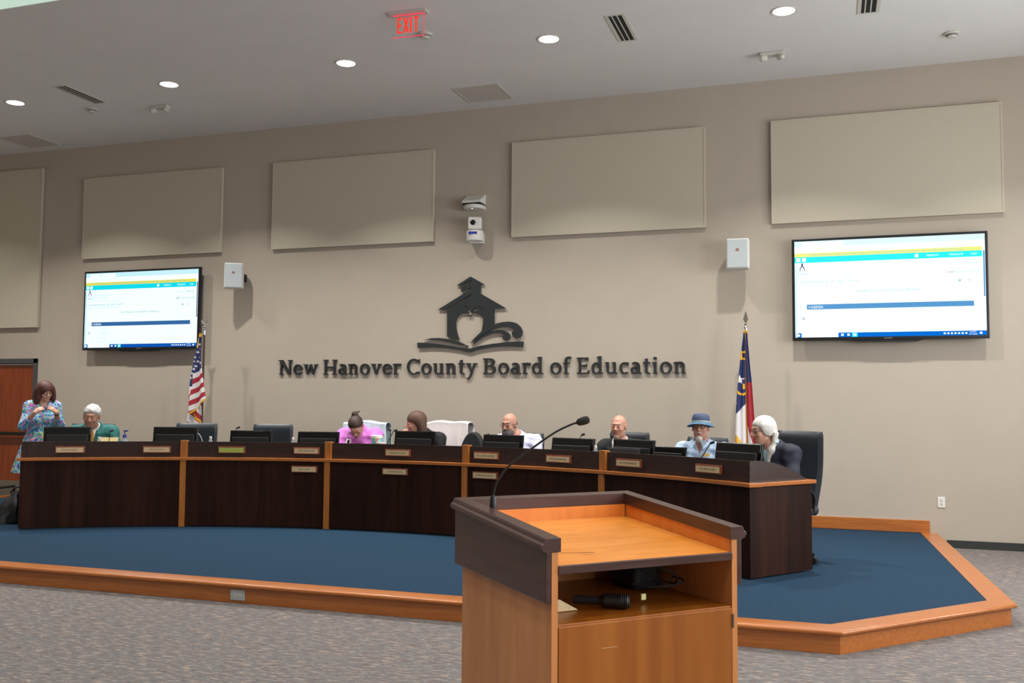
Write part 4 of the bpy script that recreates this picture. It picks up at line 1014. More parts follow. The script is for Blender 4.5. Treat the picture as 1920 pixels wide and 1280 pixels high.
# aprons
def apron(x0, x1):
    m = MB(); zt0 = ZF-.042; zt1 = zbk
    m.add([(x0, .004, .927), (x1, .004, .924), (x1, LL-.003, .947), (x0, LL-.003, .947), (x0, .004, zt0), (x1, .004, zt0), (x1, LL-.003, zt1), (x0, LL-.003, zt1)],
          [(0,3,2,1),(4,5,6,7),(0,1,5,4),(1,2,6,5),(2,3,7,6),(3,0,4,7)]); m.build('side_apron', M['lectdark'], lec, bevel=.003)
apron(.001, .0215); apron(LW_-.0215, LW_-.001)
MB().box((.022, LL-.025, .947), (LW_-.022, LL-.003, zbk)).build('back_apron', M['lectdark'], lec)
def side_panel(x0, x1):
    m = MB(); z0 = .02
    m.add([(x0, .004, z0), (x1, .004, z0), (x1, LL-.03, z0), (x0, LL-.03, z0), (x0, .004, ZF-.043), (x1, .004, ZF-.043), (x1, LL-.03, zbk-.003), (x0, LL-.03, zbk-.003)],
          [(0,3,2,1),(4,5,6,7),(0,1,5,4),(1,2,6,5),(2,3,7,6),(3,0,4,7)]); return m.build('side_panel', M['lectply'], lec)
side_panel(.0216, .043); side_panel(LW_-.043, LW_-.0216)
MB().box((.0432, LL-.05, .02), (LW_-.0432, LL-.031, zbk-.003)).build('back_panel', M['lectply'], lec)
# inner maple lining strips below the rim, the sloped top and its dark front edge
m = MB(); m.box((.0432, .02, 1.0), (.0445, LL-.0515, 1.07)); 
slab(m, LT-.0005, LW_-LT+.0005, LL-.0525, LL-.0505, -.16, -.042); m.build('back_lining', M['lectin'], lec)
m = MB(); m.add([(.0432, .012, 1.012), (LW_-.0432, .012, 1.012), (LW_-.0432, LL-.053, 1.065), (.0432, LL-.053, 1.065), (.0432, .012, 1.036), (LW_-.0432, .012, 1.036), (LW_-.0432, LL-.053, 1.0893), (.0432, LL-.053, 1.0893)],
      [(0,3,2,1),(4,5,6,7),(0,1,5,4),(1,2,6,5),(2,3,7,6),(3,0,4,7)]); top = m.build('sloped_top', M['lecttop'], lec)
MB().box((.0432, .0, 1.0105), (LW_-.0432, .0118, 1.0365)).build('front_edge', M['lectdark'], lec, bevel=.002)
m = MB(); 
for x0 in (.0433, LW_-.0449):
    slab(m, x0, x0+.0016, .015, LL-.054, -.1, -.0425)
m.build('side_lining', M['lectin'], lec)
m = MB(); m.X = Matrix.Translation((.10, .17, 1.0503)) @ rotm(math.radians(4.8), 0, math.radians(-24)); m.box((0, -.001, 0), (.13, .0012, .0006)); m.box((.10, -.0025, 0), (.15, .003, .0008)); m.build('pen_mark', mat('scratch_brown', '7A4A24', .5), top)
MB().box((.0432, .008, .838), (LW_-.0432, LL-.051, .860)).build('shelf', M['lectdoor'], lec, bevel=.002)
dr = MB().box((.045, .002, .06), (LW_-.0455, .020, .853)).build('door', M['lectdoor'], lec, bevel=.0015)
MB().box((.2, .0012, .775), (.255, .0021, .777)).build('scratch', mat('scratch_pale', 'B58A5C', .6), dr)
hg = MB(); hg.box((LW_-.046, -.003, .79), (LW_-.040, .006, .835)); hg.build('hinge', M['steel'], dr)
MB().box((.06, .04, 0), (LW_-.06, LL-.06, .02)).build('plinth', M['lectdark'], lec)
# what lies on the lectern shelf
def ontolec(o): o.location = LO_; o.rotation_euler = (0, 0, LR); return o
m = MB(); m.prism([(.085, .862), (.085, .892), (.096, .902), (.14, .900), (.205, .864), (.205, .862)], .16, .164, 'xz'); o = ontolec(m.build('cream_card', mat('cream_card', 'DCC69A', .7))); tag(o, 'cream card standing on the left of the lectern shelf', 'card')
t = thing('flashlight', 'black ribbed flashlight lying on the lectern shelf', 'flashlight', LO_+Vector((0, 0, 0)), LR)
FL_ = Matrix.Translation((.235, .20, .886)) @ rotm(0, math.radians(90), math.radians(-38))
m = MB(); m.X = FL_; m.lathe([(.012, -.02), (.014, 0), (.014, .07), (.016, .075)], 20); m.build('barrel', M['rubber'], t, smooth=True)
m = MB(); m.X = FL_; m.lathe([(.016, .07), (.024, .085), (.024, .14)]+[(.0225 if k % 2 else .025, .14+.003*k) for k in range(8)]+[(.02, .166)], 24); m.build('lamp_head', M['black'], t)
t = thing('amplifier_box', 'dark grey rounded box at the back of the lectern shelf', 'equipment box', LO_, LR)
MB().box((.55, .34, .862), (.665, .52, 1.035)).build('case', mat('dark_case', '1B1D1E', .6), t, bevel=.02, seg=4)
MB().box((.56, .337, .99), (.655, .341, 1.0)).build('case_seam', M['black'], t)
t = thing('tripod_head', 'black folded tripod clamp in the left of the lectern shelf', 'clamp', LO_, LR)
MB().tube([(.09, .25, .875), (.16, .35, .96), (.23, .42, .93)], [.012, .018, .014], 10).build('clamp_arm', M['black'], t, smooth=True)
m = MB(); m.lathe([(.03, .862), (.03, .9), (.018, .93), (.018, .97)], 16, (.11, .34, 0)); m.build('clamp_base', M['rubber'], t)
t = thing('coiled_cable', 'black cable looped on the right of the lectern shelf', 'cable', LO_, LR)
p = []
for k in range(70):
    a = k*.19; p.append((.53+.09*math.cos(a)+.0008*k, .235+.07*math.sin(a), .868+.0009*k*(1 if k < 40 else .8)+.11*max(0, math.sin(a*.5))*(k < 34)))
MB().tube(p, .0032, 6).build('cable_loop', M['rubber'], t, smooth=True)
MB().box((.455, .16, .872), (.473, .166, .892)).build('cable_tag', mat('pale_yellow_tag', 'E2E29A', .6), t)
# gooseneck microphone of the lectern
t = thing('gooseneck_microphone', 'long black gooseneck microphone rising from the lectern rim', 'microphone', LO_, LR)
m = MB(); m.lathe([(.012, 1.150), (.0125, 1.160), (.011, 1.196), (.007, 1.205)], 20, (.060, .489, 0)); m.box((.046, .479, 1.13), (.062, .497, 1.15)); m.build('mount', M['black'], t, smooth=True)
pts = [(.0605, .489, 1.20), (.0617, .487, 1.217), (.070, .480, 1.252), (.090, .467, 1.288), (.117, .451, 1.320), (.178, .416, 1.373), (.243, .3795, 1.425), (.292, .352, 1.453), (.312, .3415, 1.460)]
MB().tube(bezier(pts, 6), .0036, 10).build('gooseneck', M['rubber'], t, smooth=True)
dv = (Vector(pts[-1])-Vector(pts[-2])).normalized(); q0 = Vector(pts[-1])
hd = [(q0+dv*s_, r_) for s_, r_ in ((-.004, .004), (0, .009), (.006, .0125), (.02, .0145), (.034, .0142), (.041, .011), (.044, .005))]
MB().tube([a for a, b in hd], [b for a, b in hd], 18).build('foam_head', M['rubber'], t, smooth=True)

#PEOPLE#
# ------------------------------------------------------------------ people: smooth bodies from blended volumes
V3 = lambda *a: np.array(a, dtype=np.float64)
def rcone(p, a, b, r1, r2):
    a = np.asarray(a, float); b = np.asarray(b, float); ba = b-a
    t = np.clip(((p-a) @ ba)/max(1e-9, ba @ ba), 0, 1)
    return np.linalg.norm(p-a-t[:, None]*ba, axis=1)-(r1+(r2-r1)*t)
def ellip(p, c, r, R=None):
    q = p-np.asarray(c, float)
    if R is not None: q = q @ R
    r = np.asarray(r, float); k0 = np.linalg.norm(q/r, axis=1); k1 = np.linalg.norm(q/(r*r), axis=1)
    return k0*(k0-1)/np.maximum(k1, 1e-9)
def smin(a, b, k):
    h = np.clip(.5+.5*(b-a)/k, 0, 1); return b*(1-h)+a*h-k*h*(1-h)
def smax(a, b, k): return -smin(-a, -b, k)
def surfnet(fn, lo, hi, h):
    lo = np.asarray(lo, float); hi = np.asarray(hi, float)
    nb = np.ceil((hi-lo)/(h*8)).astype(int); n = nb*8
    D = np.empty(tuple(n), np.float32)
    bi = np.stack(np.meshgrid(*[np.arange(k) for k in nb], indexing='ij'), -1).reshape(-1, 3)
    cen = lo+(bi*8+3.5)*h; dc = fn(cen)
    off = np.stack(np.meshgrid(*[np.arange(8)]*3, indexing='ij'), -1).reshape(-1, 3)
    Db = np.repeat(np.sign(dc)[:, None], 512, 1).astype(np.float32)
    act = np.where(np.abs(dc) < h*8*.87+.016)[0]
    if len(act):
        P = (lo+(bi[act][:, None, :]*8+off[None])*h).reshape(-1, 3); Db[act] = fn(P).reshape(len(act), 512)
    D[:] = Db.reshape(nb[0], nb[1], nb[2], 8, 8, 8).transpose(0, 3, 1, 4, 2, 5).reshape(tuple(n))
    D[0] = D[-1] = 1; D[:, 0] = D[:, -1] = 1; D[:, :, 0] = D[:, :, -1] = 1
    neg = D < 0
    s = np.zeros(tuple(n-1), np.int8)
    for i in (0, 1):
        for j in (0, 1):
            for k in (0, 1): s += neg[i:n[0]-1+i, j:n[1]-1+j, k:n[2]-1+k]
    I = np.argwhere((s > 0) & (s < 8))
    idx = -np.ones(tuple(n-1), np.int32); idx[I[:, 0], I[:, 1], I[:, 2]] = np.arange(len(I))
    cs = [(i, j, k) for i in (0, 1) for j in (0, 1) for k in (0, 1)]
    val = {c: D[I[:, 0]+c[0], I[:, 1]+c[1], I[:, 2]+c[2]] for c in cs}
    acc = np.zeros((len(I), 3)); cnt = np.zeros(len(I))
    for a in cs:
        for ax in range(3):
            if a[ax] == 0:
                b = list(a); b[ax] = 1; b = tuple(b); va, vb = val[a], val[b]; cr = (va < 0) != (vb < 0)
                t = np.where(cr, va/np.where(cr, va-vb, 1), 0); p = np.tile(np.array(a, float), (len(I), 1)); p[:, ax] += t
                acc += p*cr[:, None]; cnt += cr
    verts = lo+(I+acc/cnt[:, None])*h; quads = []
    for ax in range(3):
        o1, o2 = [(1, 2), (2, 0), (0, 1)][ax]
        sl = [slice(1, n[d]-1) for d in range(3)]; sl2 = list(sl)
        sl[ax] = slice(0, n[ax]-1); sl2[ax] = slice(1, n[ax])
        A_, B_ = neg[tuple(sl)], neg[tuple(sl2)]; E_ = np.argwhere(A_ != B_)
        base = E_.copy()
        for d in range(3):
            if d != ax: base[:, d] += 1
        fl_ = A_[E_[:, 0], E_[:, 1], E_[:, 2]]
        def cell(d1, d2):
            q = base.copy(); q[:, o1] -= d1; q[:, o2] -= d2; return idx[q[:, 0], q[:, 1], q[:, 2]]
        Q = np.stack([cell(0, 0), cell(1, 0), cell(1, 1), cell(0, 1)], 1)
        Q[~fl_] = Q[~fl_][:, ::-1]; quads.append(Q)
    Q = np.concatenate(quads); Q = Q[(Q >= 0).all(1)]
    return verts, Q
def sdf_obj(name, fn, lo, hi, h, mats, parent, matfn=None, relax=1):
    v, q = surfnet(fn, lo, hi, h)
    me = bpy.data.meshes.new(name); me.vertices.add(len(v)); me.vertices.foreach_set('co', v.astype(np.float32).ravel())
    me.loops.add(len(q)*4); me.loops.foreach_set('vertex_index', q.astype(np.int32).ravel())
    me.polygons.add(len(q)); me.polygons.foreach_set('loop_start', np.arange(0, len(q)*4, 4, dtype=np.int32)); me.polygons.foreach_set('loop_total', np.full(len(q), 4, np.int32))
    me.update(calc_edges=True); me.polygons.foreach_set('use_smooth', np.ones(len(q), bool))
    o = put(name, me, mats, parent)
    if matfn is not None: me.polygons.foreach_set('material_index', matfn(v[q].mean(1)).astype(np.int32))
    return o

def rot3(yaw, pitch, roll):
    """columns = head axes in person space; yaw turns to the person's left(+x), pitch bows the head forward"""
    cy, sy = math.cos(yaw), math.sin(yaw); cp, sp_ = math.cos(pitch), math.sin(pitch); cr, sr = math.cos(roll), math.sin(roll)
    Rz = np.array([[cy, -sy, 0], [sy, cy, 0], [0, 0, 1]]); Rx = np.array([[1, 0, 0], [0, cp, -sp_], [0, sp_, cp]]); Ry = np.array([[cr, 0, sr], [0, 1, 0], [-sr, 0, cr]])
    return Rz @ Rx @ Ry
def head_sdf(p, male=True):
    ax = np.abs(p[:, 0]); q = p.copy(); q[:, 0] = ax
    d = ellip(p, (0, .018, .032), (.074, .094, .088))
    d = smin(d, ellip(p, (0, -.022, -.04), (.057 if male else .054, .066, .078)), .035)
    d = smin(d, rcone(q, (0, -.05, -.098), (.045, .0, -.065), .022 if male else .018, .02), .03)
    d = smin(d, ellip(q, (.038, -.062, -.022), (.021, .018, .022)), .02)
    d = smin(d, rcone(q, (0, -.084, .034), (.038, -.072, .036), .010 if male else .006, .008), .018)
    d = smax(d, -ellip(q, (.031, -.098, .013), (.017, .014, .012)), .014)
    d = smin(d, ellip(q, (.031, -.074, .010), (.0155, .012, .0125)), .006)      # closed or lidded eyeball mound
    d = smin(d, rcone(p, (0, -.086, .016), (0, -.107, -.020), .007, .0115), .012)
    d = smin(d, ellip(q, (.012, -.096, -.025), (.008, .010, .007)), .006)
    d = smin(d, rcone(q, (0, -.0845, -.0525), (.017, -.079, -.053), .0055, .003), .006)
    d = smin(d, rcone(q, (0, -.083, -.0625), (.014, -.078, -.0615), .0065, .0035), .006)
    d = smax(d, -rcone(q, (0, -.094, -.0575), (.02, -.088, -.0575), .0022, .001), .004)
    ear = smax(ellip(q, (.078, .012, -.002), (.010, .020, .032)), -ellip(q, (.086, .006, .0), (.007, .011, .02)), .006)
    return smin(d, ear, .008)
def hand_prims(w, fdir, palm_n, spread_dir, curl=.7, s=1.0):
    """palm and five separate bent fingers: w wrist, fdir finger direction, palm_n palm normal, spread_dir towards the thumb"""
    f = np.asarray(fdir, float); f /= np.linalg.norm(f); n = np.asarray(palm_n, float); n -= f*(n @ f); n /= np.linalg.norm(n)
    t = np.asarray(spread_dir, float); t -= f*(t @ f); t -= n*(t @ n); t /= np.linalg.norm(t); w = np.asarray(w, float); L = []
    L.append((w, w+f*.055*s, .021*s, .020*s, .012)); L.append((w+f*.03*s+t*.018*s, w+f*.075*s+t*.026*s, .014*s, .0105*s, .010)); L.append((w+f*.03*s-t*.018*s, w+f*.072*s-t*.028*s, .013*s, .0105*s, .010)); L.append((w+f*.04*s, w+f*.08*s, .015*s, .0115*s, .010))
    for k, (o_, ln) in enumerate(((.028, .070), (.010, .078), (-.009, .072), (-.027, .056))):
        a = w+f*(.080-.003*abs(k-1.3))*s+t*o_*s; ang = .0; q = a
        for seg, frac, r1, r2 in ((0, .45, .0088, .0082), (1, .30, .0082, .0076), (2, .25, .0076, .0068)):
            ang += curl*(.75 if seg else .55); dv = f*math.cos(ang)+n*math.sin(ang)+t*(.10*(1.5-k)/1.5)*(1 if seg == 0 else .4)
            e = q+dv/np.linalg.norm(dv)*ln*frac*s; L.append((q, e, r1*s, r2*s, .003)); q = e
    a = w+f*.022*s+t*.022*s; b = a+(f*.55+t*.75+n*.25)*.036*s; c = b+(f*.85+t*.15+n*.45)*.030*s
    L.append((a, b, .0115*s, .0098*s, .006)); L.append((b, c, .0098*s, .0085*s, .003))
    return L
def tup(v): return tuple(float(x) for x in v)

def person(name, label, loc, rz, P, skin='skin'):
    """P holds the joints in metres, facing -y"""
    t = thing('person', label, 'person', loc, rz)
    g = lambda k, d: np.array(P.get(k, d), float)
    seat = P.get('seat', True); sc = P.get('hs', 1.0); sw = P.get('sw', .175)
    pel = g('pelvis', (0, .10, .38)); chest = g('chest', (0, .02, .78)); neck = g('neck', (0, -.03, .93)); hc = g('head', (0, -.07, 1.07))
    shl = {s: g('sh'+s, (sg*sw, chest[1]+.0, neck[2]-.055)) for s, sg in (('L', 1), ('R', -1))}
    elb = {s: g('el'+s, (sg*.25, -.14, .62)) for s, sg in (('L', 1), ('R', -1))}
    wri = {s: g('wr'+s, (sg*.13, -.36, .80)) for s, sg in (('L', 1), ('R', -1))}
    HR = rot3(*P.get('hrot', (0, 0, 0))); male = P.get('male', True); fat = P.get('fat', 1.0)
    def H(p): return ((p-hc) @ HR)/sc
    hands = []
    for s, sg in (('L', 1), ('R', -1)):
        hp = P.get('hand'+s)
        if hp: hands += hand_prims(wri[s], *hp, s=P.get('handscale', 1.0))
        else: hands += hand_prims(wri[s], wri[s]-elb[s]+np.array([0, 0, .0]), (0, 0, -1), (-sg, 0, 0), .55, P.get('handscale', 1.0))
    if seat: legs = [((s*.10, pel[1]-.02, .42), (s*.13, pel[1]-.44, .44), .085, .06, .04) for s in (-1, 1)]+[((s*.13, pel[1]-.44, .44), (s*.13, pel[1]-.42, .07), .058, .036, .02) for s in (-1, 1)]
    else: legs = [((s*.09, pel[1], pel[2]-.04), (s*.085, pel[1]-.01, .46), .085, .055, .04) for s in (-1, 1)]+[((s*.085, pel[1]-.01, .46), (s*.085, pel[1]+.03, .075), .052, .033, .02) for s in (-1, 1)]
    def torso(p, o=0.0):
        mid = pel*.5+chest*.5
        d = ellip(p, pel, (.165*fat+o, .125*fat+o, .13+o)); d = smin(d, ellip(p, mid, (.135*fat+o, .105*fat+o, .17+o)), .07)
        d = smin(d, ellip(p, chest+np.array([0, 0, -.01]), (.152*fat+o, .108*fat+o, .16+o)), .07)
        d = smin(d, rcone(p, shl['L'], shl['R'], .052+o, .052+o), .06)
        for s_ in 'LR': d = smin(d, rcone(p, neck+np.array([0, .02, -.005]), shl[s_]+np.array([0, .01, .004]), .050+o, .046+o), .045)
        if not male:
            q = p.copy(); q[:, 0] = np.abs(q[:, 0]); d = smin(d, ellip(q, (.065, chest[1]-.09, chest[2]-.05), (.06+o, .055+o, .06+o)), .04)
        d = smin(d, rcone(p, neck+np.array([0, .01, .015]), neck+np.array([0, .015, -.06]), .062+o, .085+o), .05)
        return d
    def arms(p, o=0.0, upto=1.0, armr=1.0):
        d = None
        for s in 'LR':
            a = rcone(p, shl[s], elb[s], .050*armr+o, .042*armr+o); e = elb[s]+(wri[s]-elb[s])*upto
            a = smin(a, rcone(p, elb[s], e, .043*armr+o, (.043-.018*upto)*armr+o), .02); d = a if d is None else np.minimum(d, a)
        return d
    lips_y = -.078
    def body(p):
        d = torso(p); d = smin(d, arms(p), .035)
        for a, b, r1, r2, k in legs: d = smin(d, rcone(p, a, b, r1, r2), k)
        for s in (-1, 1):
            x_ = legs[2][0][0]*0+(.13 if seat else .085)*s; y_ = legs[3 if s > 0 else 2][1][1]
            d = smin(d, rcone(p, (x_, y_, .045), (x_, y_-.15, .03), .04, .028), .02)
        n0 = neck+np.array([0, .005, -.02]); n1 = hc+HR @ np.array([0, .025, -.055])*sc
        d = smin(d, rcone(p, n0, n1, .056 if male else .047, .054 if male else .045), .03)
        d = smin(d, head_sdf(H(p), male)*sc, .018)
        hd_ = None
        for a, b, r1, r2, k in hands: 
            c_ = rcone(p, a, b, r1, r2); hd_ = c_ if hd_ is None else smin(hd_, c_, k)
        return smin(d, hd_, .012)
    def bmat(c):
        q = H(c); m = np.zeros(len(c), int); ax = np.abs(q[:, 0])
        m[((ax/.020)**2+((q[:, 2]+.0578)/.0088)**2 < 1) & (q[:, 1] < -.074)] = 1
        if P.get('brow', True): m[(ax > .014) & (ax < .047) & (q[:, 1] < -.062) & (q[:, 2] > .034-.15*(ax-.03)) & (q[:, 2] < .043-.1*(ax-.03))] = 2
        if P.get('eyes', True):
            e = (ax > .019) & (ax < .043) & (np.abs(q[:, 2]-.010) < .0031) & (q[:, 1] < -.07); m[e] = 3
            m[e & (np.abs(ax-.031) < .0062)] = 4
        else: m[(ax > .017) & (ax < .045) & (np.abs(q[:, 2]-.004) < .0022) & (q[:, 1] < -.07)] = 2
        return m
    allp = np.array([pel, hc, wri['L'], wri['R'], elb['L'], elb['R']]+[np.array(l[1]) for l in legs])
    lo = allp.min(0)-.24; hi = allp.max(0)+.24; lo[2] = -.005; hi[2] = hc[2]+.2
    hh = P.get('res', .006)
    sdf_obj('body', body, lo, hi, hh, [M[skin], M['lips'], P.get('browmat', M['brow_dark']), M['eye'], M['iris']], t, bmat)
    box = (lo, hi, hh)
    return dict(t=t, torso=torso, arms=arms, H=H, HR=HR, hc=hc, sc=sc, neck=neck, chest=chest, pel=pel, shl=shl, elb=elb, wri=wri, box=box, legs=legs, seat=seat)
def garment(K, name, mt, o=.010, upto=1.0, neckcut=.070, vdepth=0, vwidth=.0, zmin=None, armr=1.0, wrinkle=.003, h=.0065, shift=(0, 0, 0), extra=None, armk=.055, collar=0):
    nk = K['neck']
    def fn(p):
        d = K['torso'](p, o)
        d = smin(d, K['arms'](p, o, upto, armr), armk)
        if collar: d = np.minimum(d, np.maximum(rcone(p, nk+np.array([0, .008, -.02]), nk+np.array([0, -.004, .035+collar]), .070+o*.5, .066+o*.5), p[:, 2]-(nk[2]+.012+collar+(p[:, 1]-nk[1])*.35)))
        if extra: d = extra(p, d)
        if wrinkle: d = d+wrinkle*np.sin(p[:, 0]*38+p[:, 2]*31+2*np.sin(p[:, 1]*25))*np.sin(p[:, 2]*47-p[:, 0]*21+1.3)
        # neck opening
        if neckcut: d = smax(d, -rcone(p, nk+np.array([0, -.012, .012]), nk+np.array([0, -.06, .2]), neckcut, neckcut+.02), .006)
        if vdepth:
            zt_ = nk[2]+.04; f = np.clip((p[:, 2]-(zt_-vdepth))/vdepth, 0, 1.6); w_ = vwidth*f
            cut = np.maximum(np.abs(p[:, 0]-K['chest'][0])-w_, p[:, 1]-(nk[1]+.0)); cut = np.where(f <= 0, .05, cut); d = smax(d, -cut, .005)
        if zmin is not None: d = np.maximum(d, zmin-p[:, 2])
        return d
    lo, hi, _ = K['box']; return sdf_obj(name, fn, lo, hi, h, mt, K['t'])
def trousers(K, mt, o=.012, name='trousers', h=.009):
    def fn(p):
        d = ellip(p, K['pel'], (.165+o, .125+o, .12+o))
        for a, b, r1, r2, k in K['legs']: d = smin(d, rcone(p, a, b, r1+o, r2+o+.006), .04)
        return np.maximum(d, .07-p[:, 2])
    lo, hi, _ = K['box']; return sdf_obj(name, fn, lo, hi, h, mt, K['t'])
def shoes(K, mt):
    x_ = .13 if K['seat'] else .085
    for s in (-1, 1):
        y_ = K['legs'][3 if s > 0 else 2][1][1]
        f = lambda p, s=s, y_=y_: np.maximum(smin(rcone(p, (s*x_, y_+.01, .045), (s*x_, y_-.16, .035), .05, .04), rcone(p, (s*x_, y_, .05), (s*x_, y_, .09), .045, .043), .02), -p[:, 2])
        sdf_obj('shoe', f, (s*x_-.08, y_-.26, -.004), (s*x_+.08, y_+.1, .14), .007, mt, K['t'])
def hair(K, fn, mt, name='hair', ext=.32, down=.3, h=.005, strand=.0012):
    """fn in head space"""
    def f(p):
        q = K['H'](p); a = np.arctan2(q[:, 0], q[:, 1]+.01)
        return fn(q)*K['sc']+strand*np.sin(a*46+q[:, 2]*40+3*np.sin(q[:, 2]*20))
    hc = K['hc']; return sdf_obj(name, f, (hc[0]-ext/2-.02, hc[1]-ext/2-.03, hc[2]-down), (hc[0]+ext/2+.02, hc[1]+ext/2+.03, hc[2]+.22), h, mt, K['t'])
def glasses(K, mt, w_=.030, z=.010, hgt=.017, r=.0017):
    HR, hc, sc = K['HR'], K['hc'], K['sc']
    X = lambda q: Vector(tup(hc+HR @ (np.array(q)*sc)))
    m = MB()
    for s in (-1, 1):
        pts = []
        for k in range(21):
            a = 2*PI*k/20; cx, cz = math.cos(a), math.sin(a)
            pts.append(X((s*.0325+w_*.75*math.copysign(abs(cx)**.6, cx), -.100+abs(s*.0325+w_*.75*cx)*.12, z+hgt*math.copysign(abs(cz)**.6, cz))))
        m.tube(pts, r, 6); m.tube([X((s*.057, -.093, z+.006)), X((s*.075, -.06, z+.006)), X((s*.082, .005, z+.004)), X((s*.082, .022, z-.012))], r*.9, 6)
    m.tube([X((-.010, -.099, z+.004)), X((0, -.103, z+.006)), X((.010, -.099, z+.004))], r, 6)
    return m.build('glasses', mt, K['t'], smooth=True)
cap_line = lambda q, o=0.0, k=.75: (-k*q[:, 1]+o)-q[:, 2]            # keep what lies above this slanted plane
def face_open(q, cx=0, rx=.052, rz=.078, cz=-.02): return ellip(q, (cx, -.125, cz), (rx, .10, rz))

HM = lambda n, c, **k: mat(n, c, .6, noise=.07, scale=30, **k)
M['hair_auburn'] = HM('hair_auburn', '4A241A'); M['hair_white'] = HM('hair_white', 'C9C9C7'); M['hair_brown'] = HM('hair_brown', '3A2720'); M['hair_lightbrown'] = HM('hair_light_brown', '563C2E')
M['hair_silver'] = HM('hair_silver', 'CFCBC4'); M['beard_grey'] = HM('beard_grey', '5A5450'); M['goatee'] = HM('goatee_white', 'D9D2CA'); M['stubble'] = HM('stubble_grey', 'A98A7A')
M['dress'] = floral('floral_dress', None, ['3E9FB8', '57B9BE', 'B78BD6', '2F7DB4', '8FD0C6', 'E27FB8', '3B5FA8', '4FA58E', 'A9C3EA', 'C8B36A'], 52)
M['green_jacket'] = mat('green_jacket', '1F6460', .75, noise=.08, scale=20); M['white_shirt'] = mat('white_shirt', 'D8D4D0', .8); M['tie'] = mat('yellow_tie', 'D9A22C', .6)
M['pink'] = mat('pink_blouse', 'D77FD6', .75, noise=.08, scale=16); M['blackcloth'] = mat('black_cloth', '15171A', .8); M['lavender'] = mat('pale_lavender_shirt', 'D2D2EA', .75, noise=.05, scale=16)
M['blueshirt'] = mat('pale_blue_shirt', 'B3CBE3', .75, noise=.07, scale=14); M['navy'] = mat('navy_blazer', '161A2C', .75, noise=.08, scale=20); M['ltblue'] = mat('light_blue_top', '9CCBD6', .8)
M['hatblue'] = mat('hat_blue_straw', '3D6480', .7, noise=.12, scale=120); M['hatband'] = mat('hat_band_navy', '3B4966', .7); M['hatrib'] = mat('hat_ribbon_grey', '9AA7AD', .7)
M['darktrouser'] = mat('dark_trousers', '1E2024', .8); M['shoeblack'] = mat('black_shoe', '101010', .35); M['frameblack'] = mat('glasses_frame', '1A1614', .3)
R_ = math.radians

def seated(a, r_, rz_deg, label, P, skin='skin'):
    x, y, _ = pol(a, DR+r_)
    return person('person', label, (x, y, HP), R_(rz_deg), P, skin)

# 1 standing woman in the floral dress
K = person('person', 'woman with auburn hair in a floral dress standing with both hands at her collar', (-9.23, 9.36, HP), R_(50),
    dict(seat=False, male=False, pelvis=(0, .03, .90), chest=(0, .015, 1.19), neck=(0, -.01, 1.345), head=(.015, -.06, 1.475), hrot=(R_(16), R_(18), R_(-4)), sw=.140, fat=1.02,
         elL=(.20, -.05, 1.06), elR=(-.215, -.08, 1.06), wrL=(.125, -.225, 1.225), wrR=(-.105, -.25, 1.225), hs=.97, eyes=False,
         handL=((-.72, -.05, .70), (0, .5, -.7), (.3, -.1, .9), .95), handR=((.78, -.0, .62), (0, .5, -.7), (-.3, -.1, .9), .95), handscale=.92), 'skin')
def skirt(p, d):
    f = np.clip((1.06-p[:, 2])/.62, 0, 1); rx = .125+.20*f**.8; ry = .105+.17*f**.8; a = np.arctan2(p[:, 0], p[:, 1]-.03)
    k = 1+.05*f*np.sin(a*13+2)+.02*f*np.sin(a*23); e = (np.sqrt((p[:, 0]/(rx*k))**2+((p[:, 1]-.03)/(ry*k))**2)-1)*np.minimum(rx, ry)
    return smin(d, np.maximum(np.maximum(e, p[:, 2]-1.08), .50-p[:, 2]), .02)
garment(K, 'dress', M['dress'], .010, .48, .072, extra=skirt, wrinkle=.002, vdepth=.13, vwidth=.05)
hair(K, lambda q: smax(smin(smin(ellip(q, (0, .015, .035), (.106, .112, .100)), ellip(np.stack([np.abs(q[:, 0]), q[:, 1], q[:, 2]], 1), (.092, .012, -.075), (.042, .075, .120)), .04), ellip(q, (0, .06, -.06), (.10, .055, .13)), .04),
     -ellip(q, (.008, -.13, -.040), (.060, .125, .080)), .012), M['hair_auburn'], down=.36)
glasses(K, M['frameblack'], .030, .006); shoes(K, M['shoeblack'])
m = MB(); wv = K['wri']['L']; dvv = Vector(tup(K['wri']['L']-K['elb']['L'])).normalized()
m.tube([Vector(tup(wv))-dvv*.032, Vector(tup(wv))-dvv*.016], .0285, 16); m.build('wrist_watch', M['black'], K['t'], smooth=True)
m = MB(); m.tube(bezier([(-.06, -.03, 1.37), (-.03, -.105, 1.30), (.01, -.16, 1.26), (.04, -.10, 1.31), (.065, -.03, 1.37)], 8), .0035, 6); m.build('necklace', M['frameblack'], K['t'])

# 2 man in the green jacket
K = seated(123.4, 1.0, 36, 'white-haired man in a green jacket and yellow tie seated at the left end', dict(pelvis=(0, .06, .38), chest=(0, -.05, .86), neck=(.0, -.11, 1.05), head=(-.01, -.19, 1.180), hrot=(R_(-6), R_(12), R_(3)), sw=.20, fat=1.15, hs=1.10,
    elL=(.30, -.18, .74), elR=(-.30, -.18, .74), wrL=(.12, -.44, .80), wrR=(-.14, -.44, .80), eyes=False, browmat=M['stubble']), 'skin_tan')
hair(K, lambda q: smax(ellip(q, (.004, .020, .042), (.083, .103, .092)), cap_line(q, .012, .74)+.006*np.sin(q[:, 0]*75+.8)+.16*np.clip(q[:, 0]-.01, 0, .04), .030)-.003+.0022*np.sin(q[:, 0]*95+q[:, 1]*60)*np.sin(q[:, 1]*50+q[:, 2]*70), M['hair_white'], strand=.0014)
garment(K, 'shirt', M['white_shirt'], .008, .9, .062, wrinkle=0, h=.008, collar=.018)
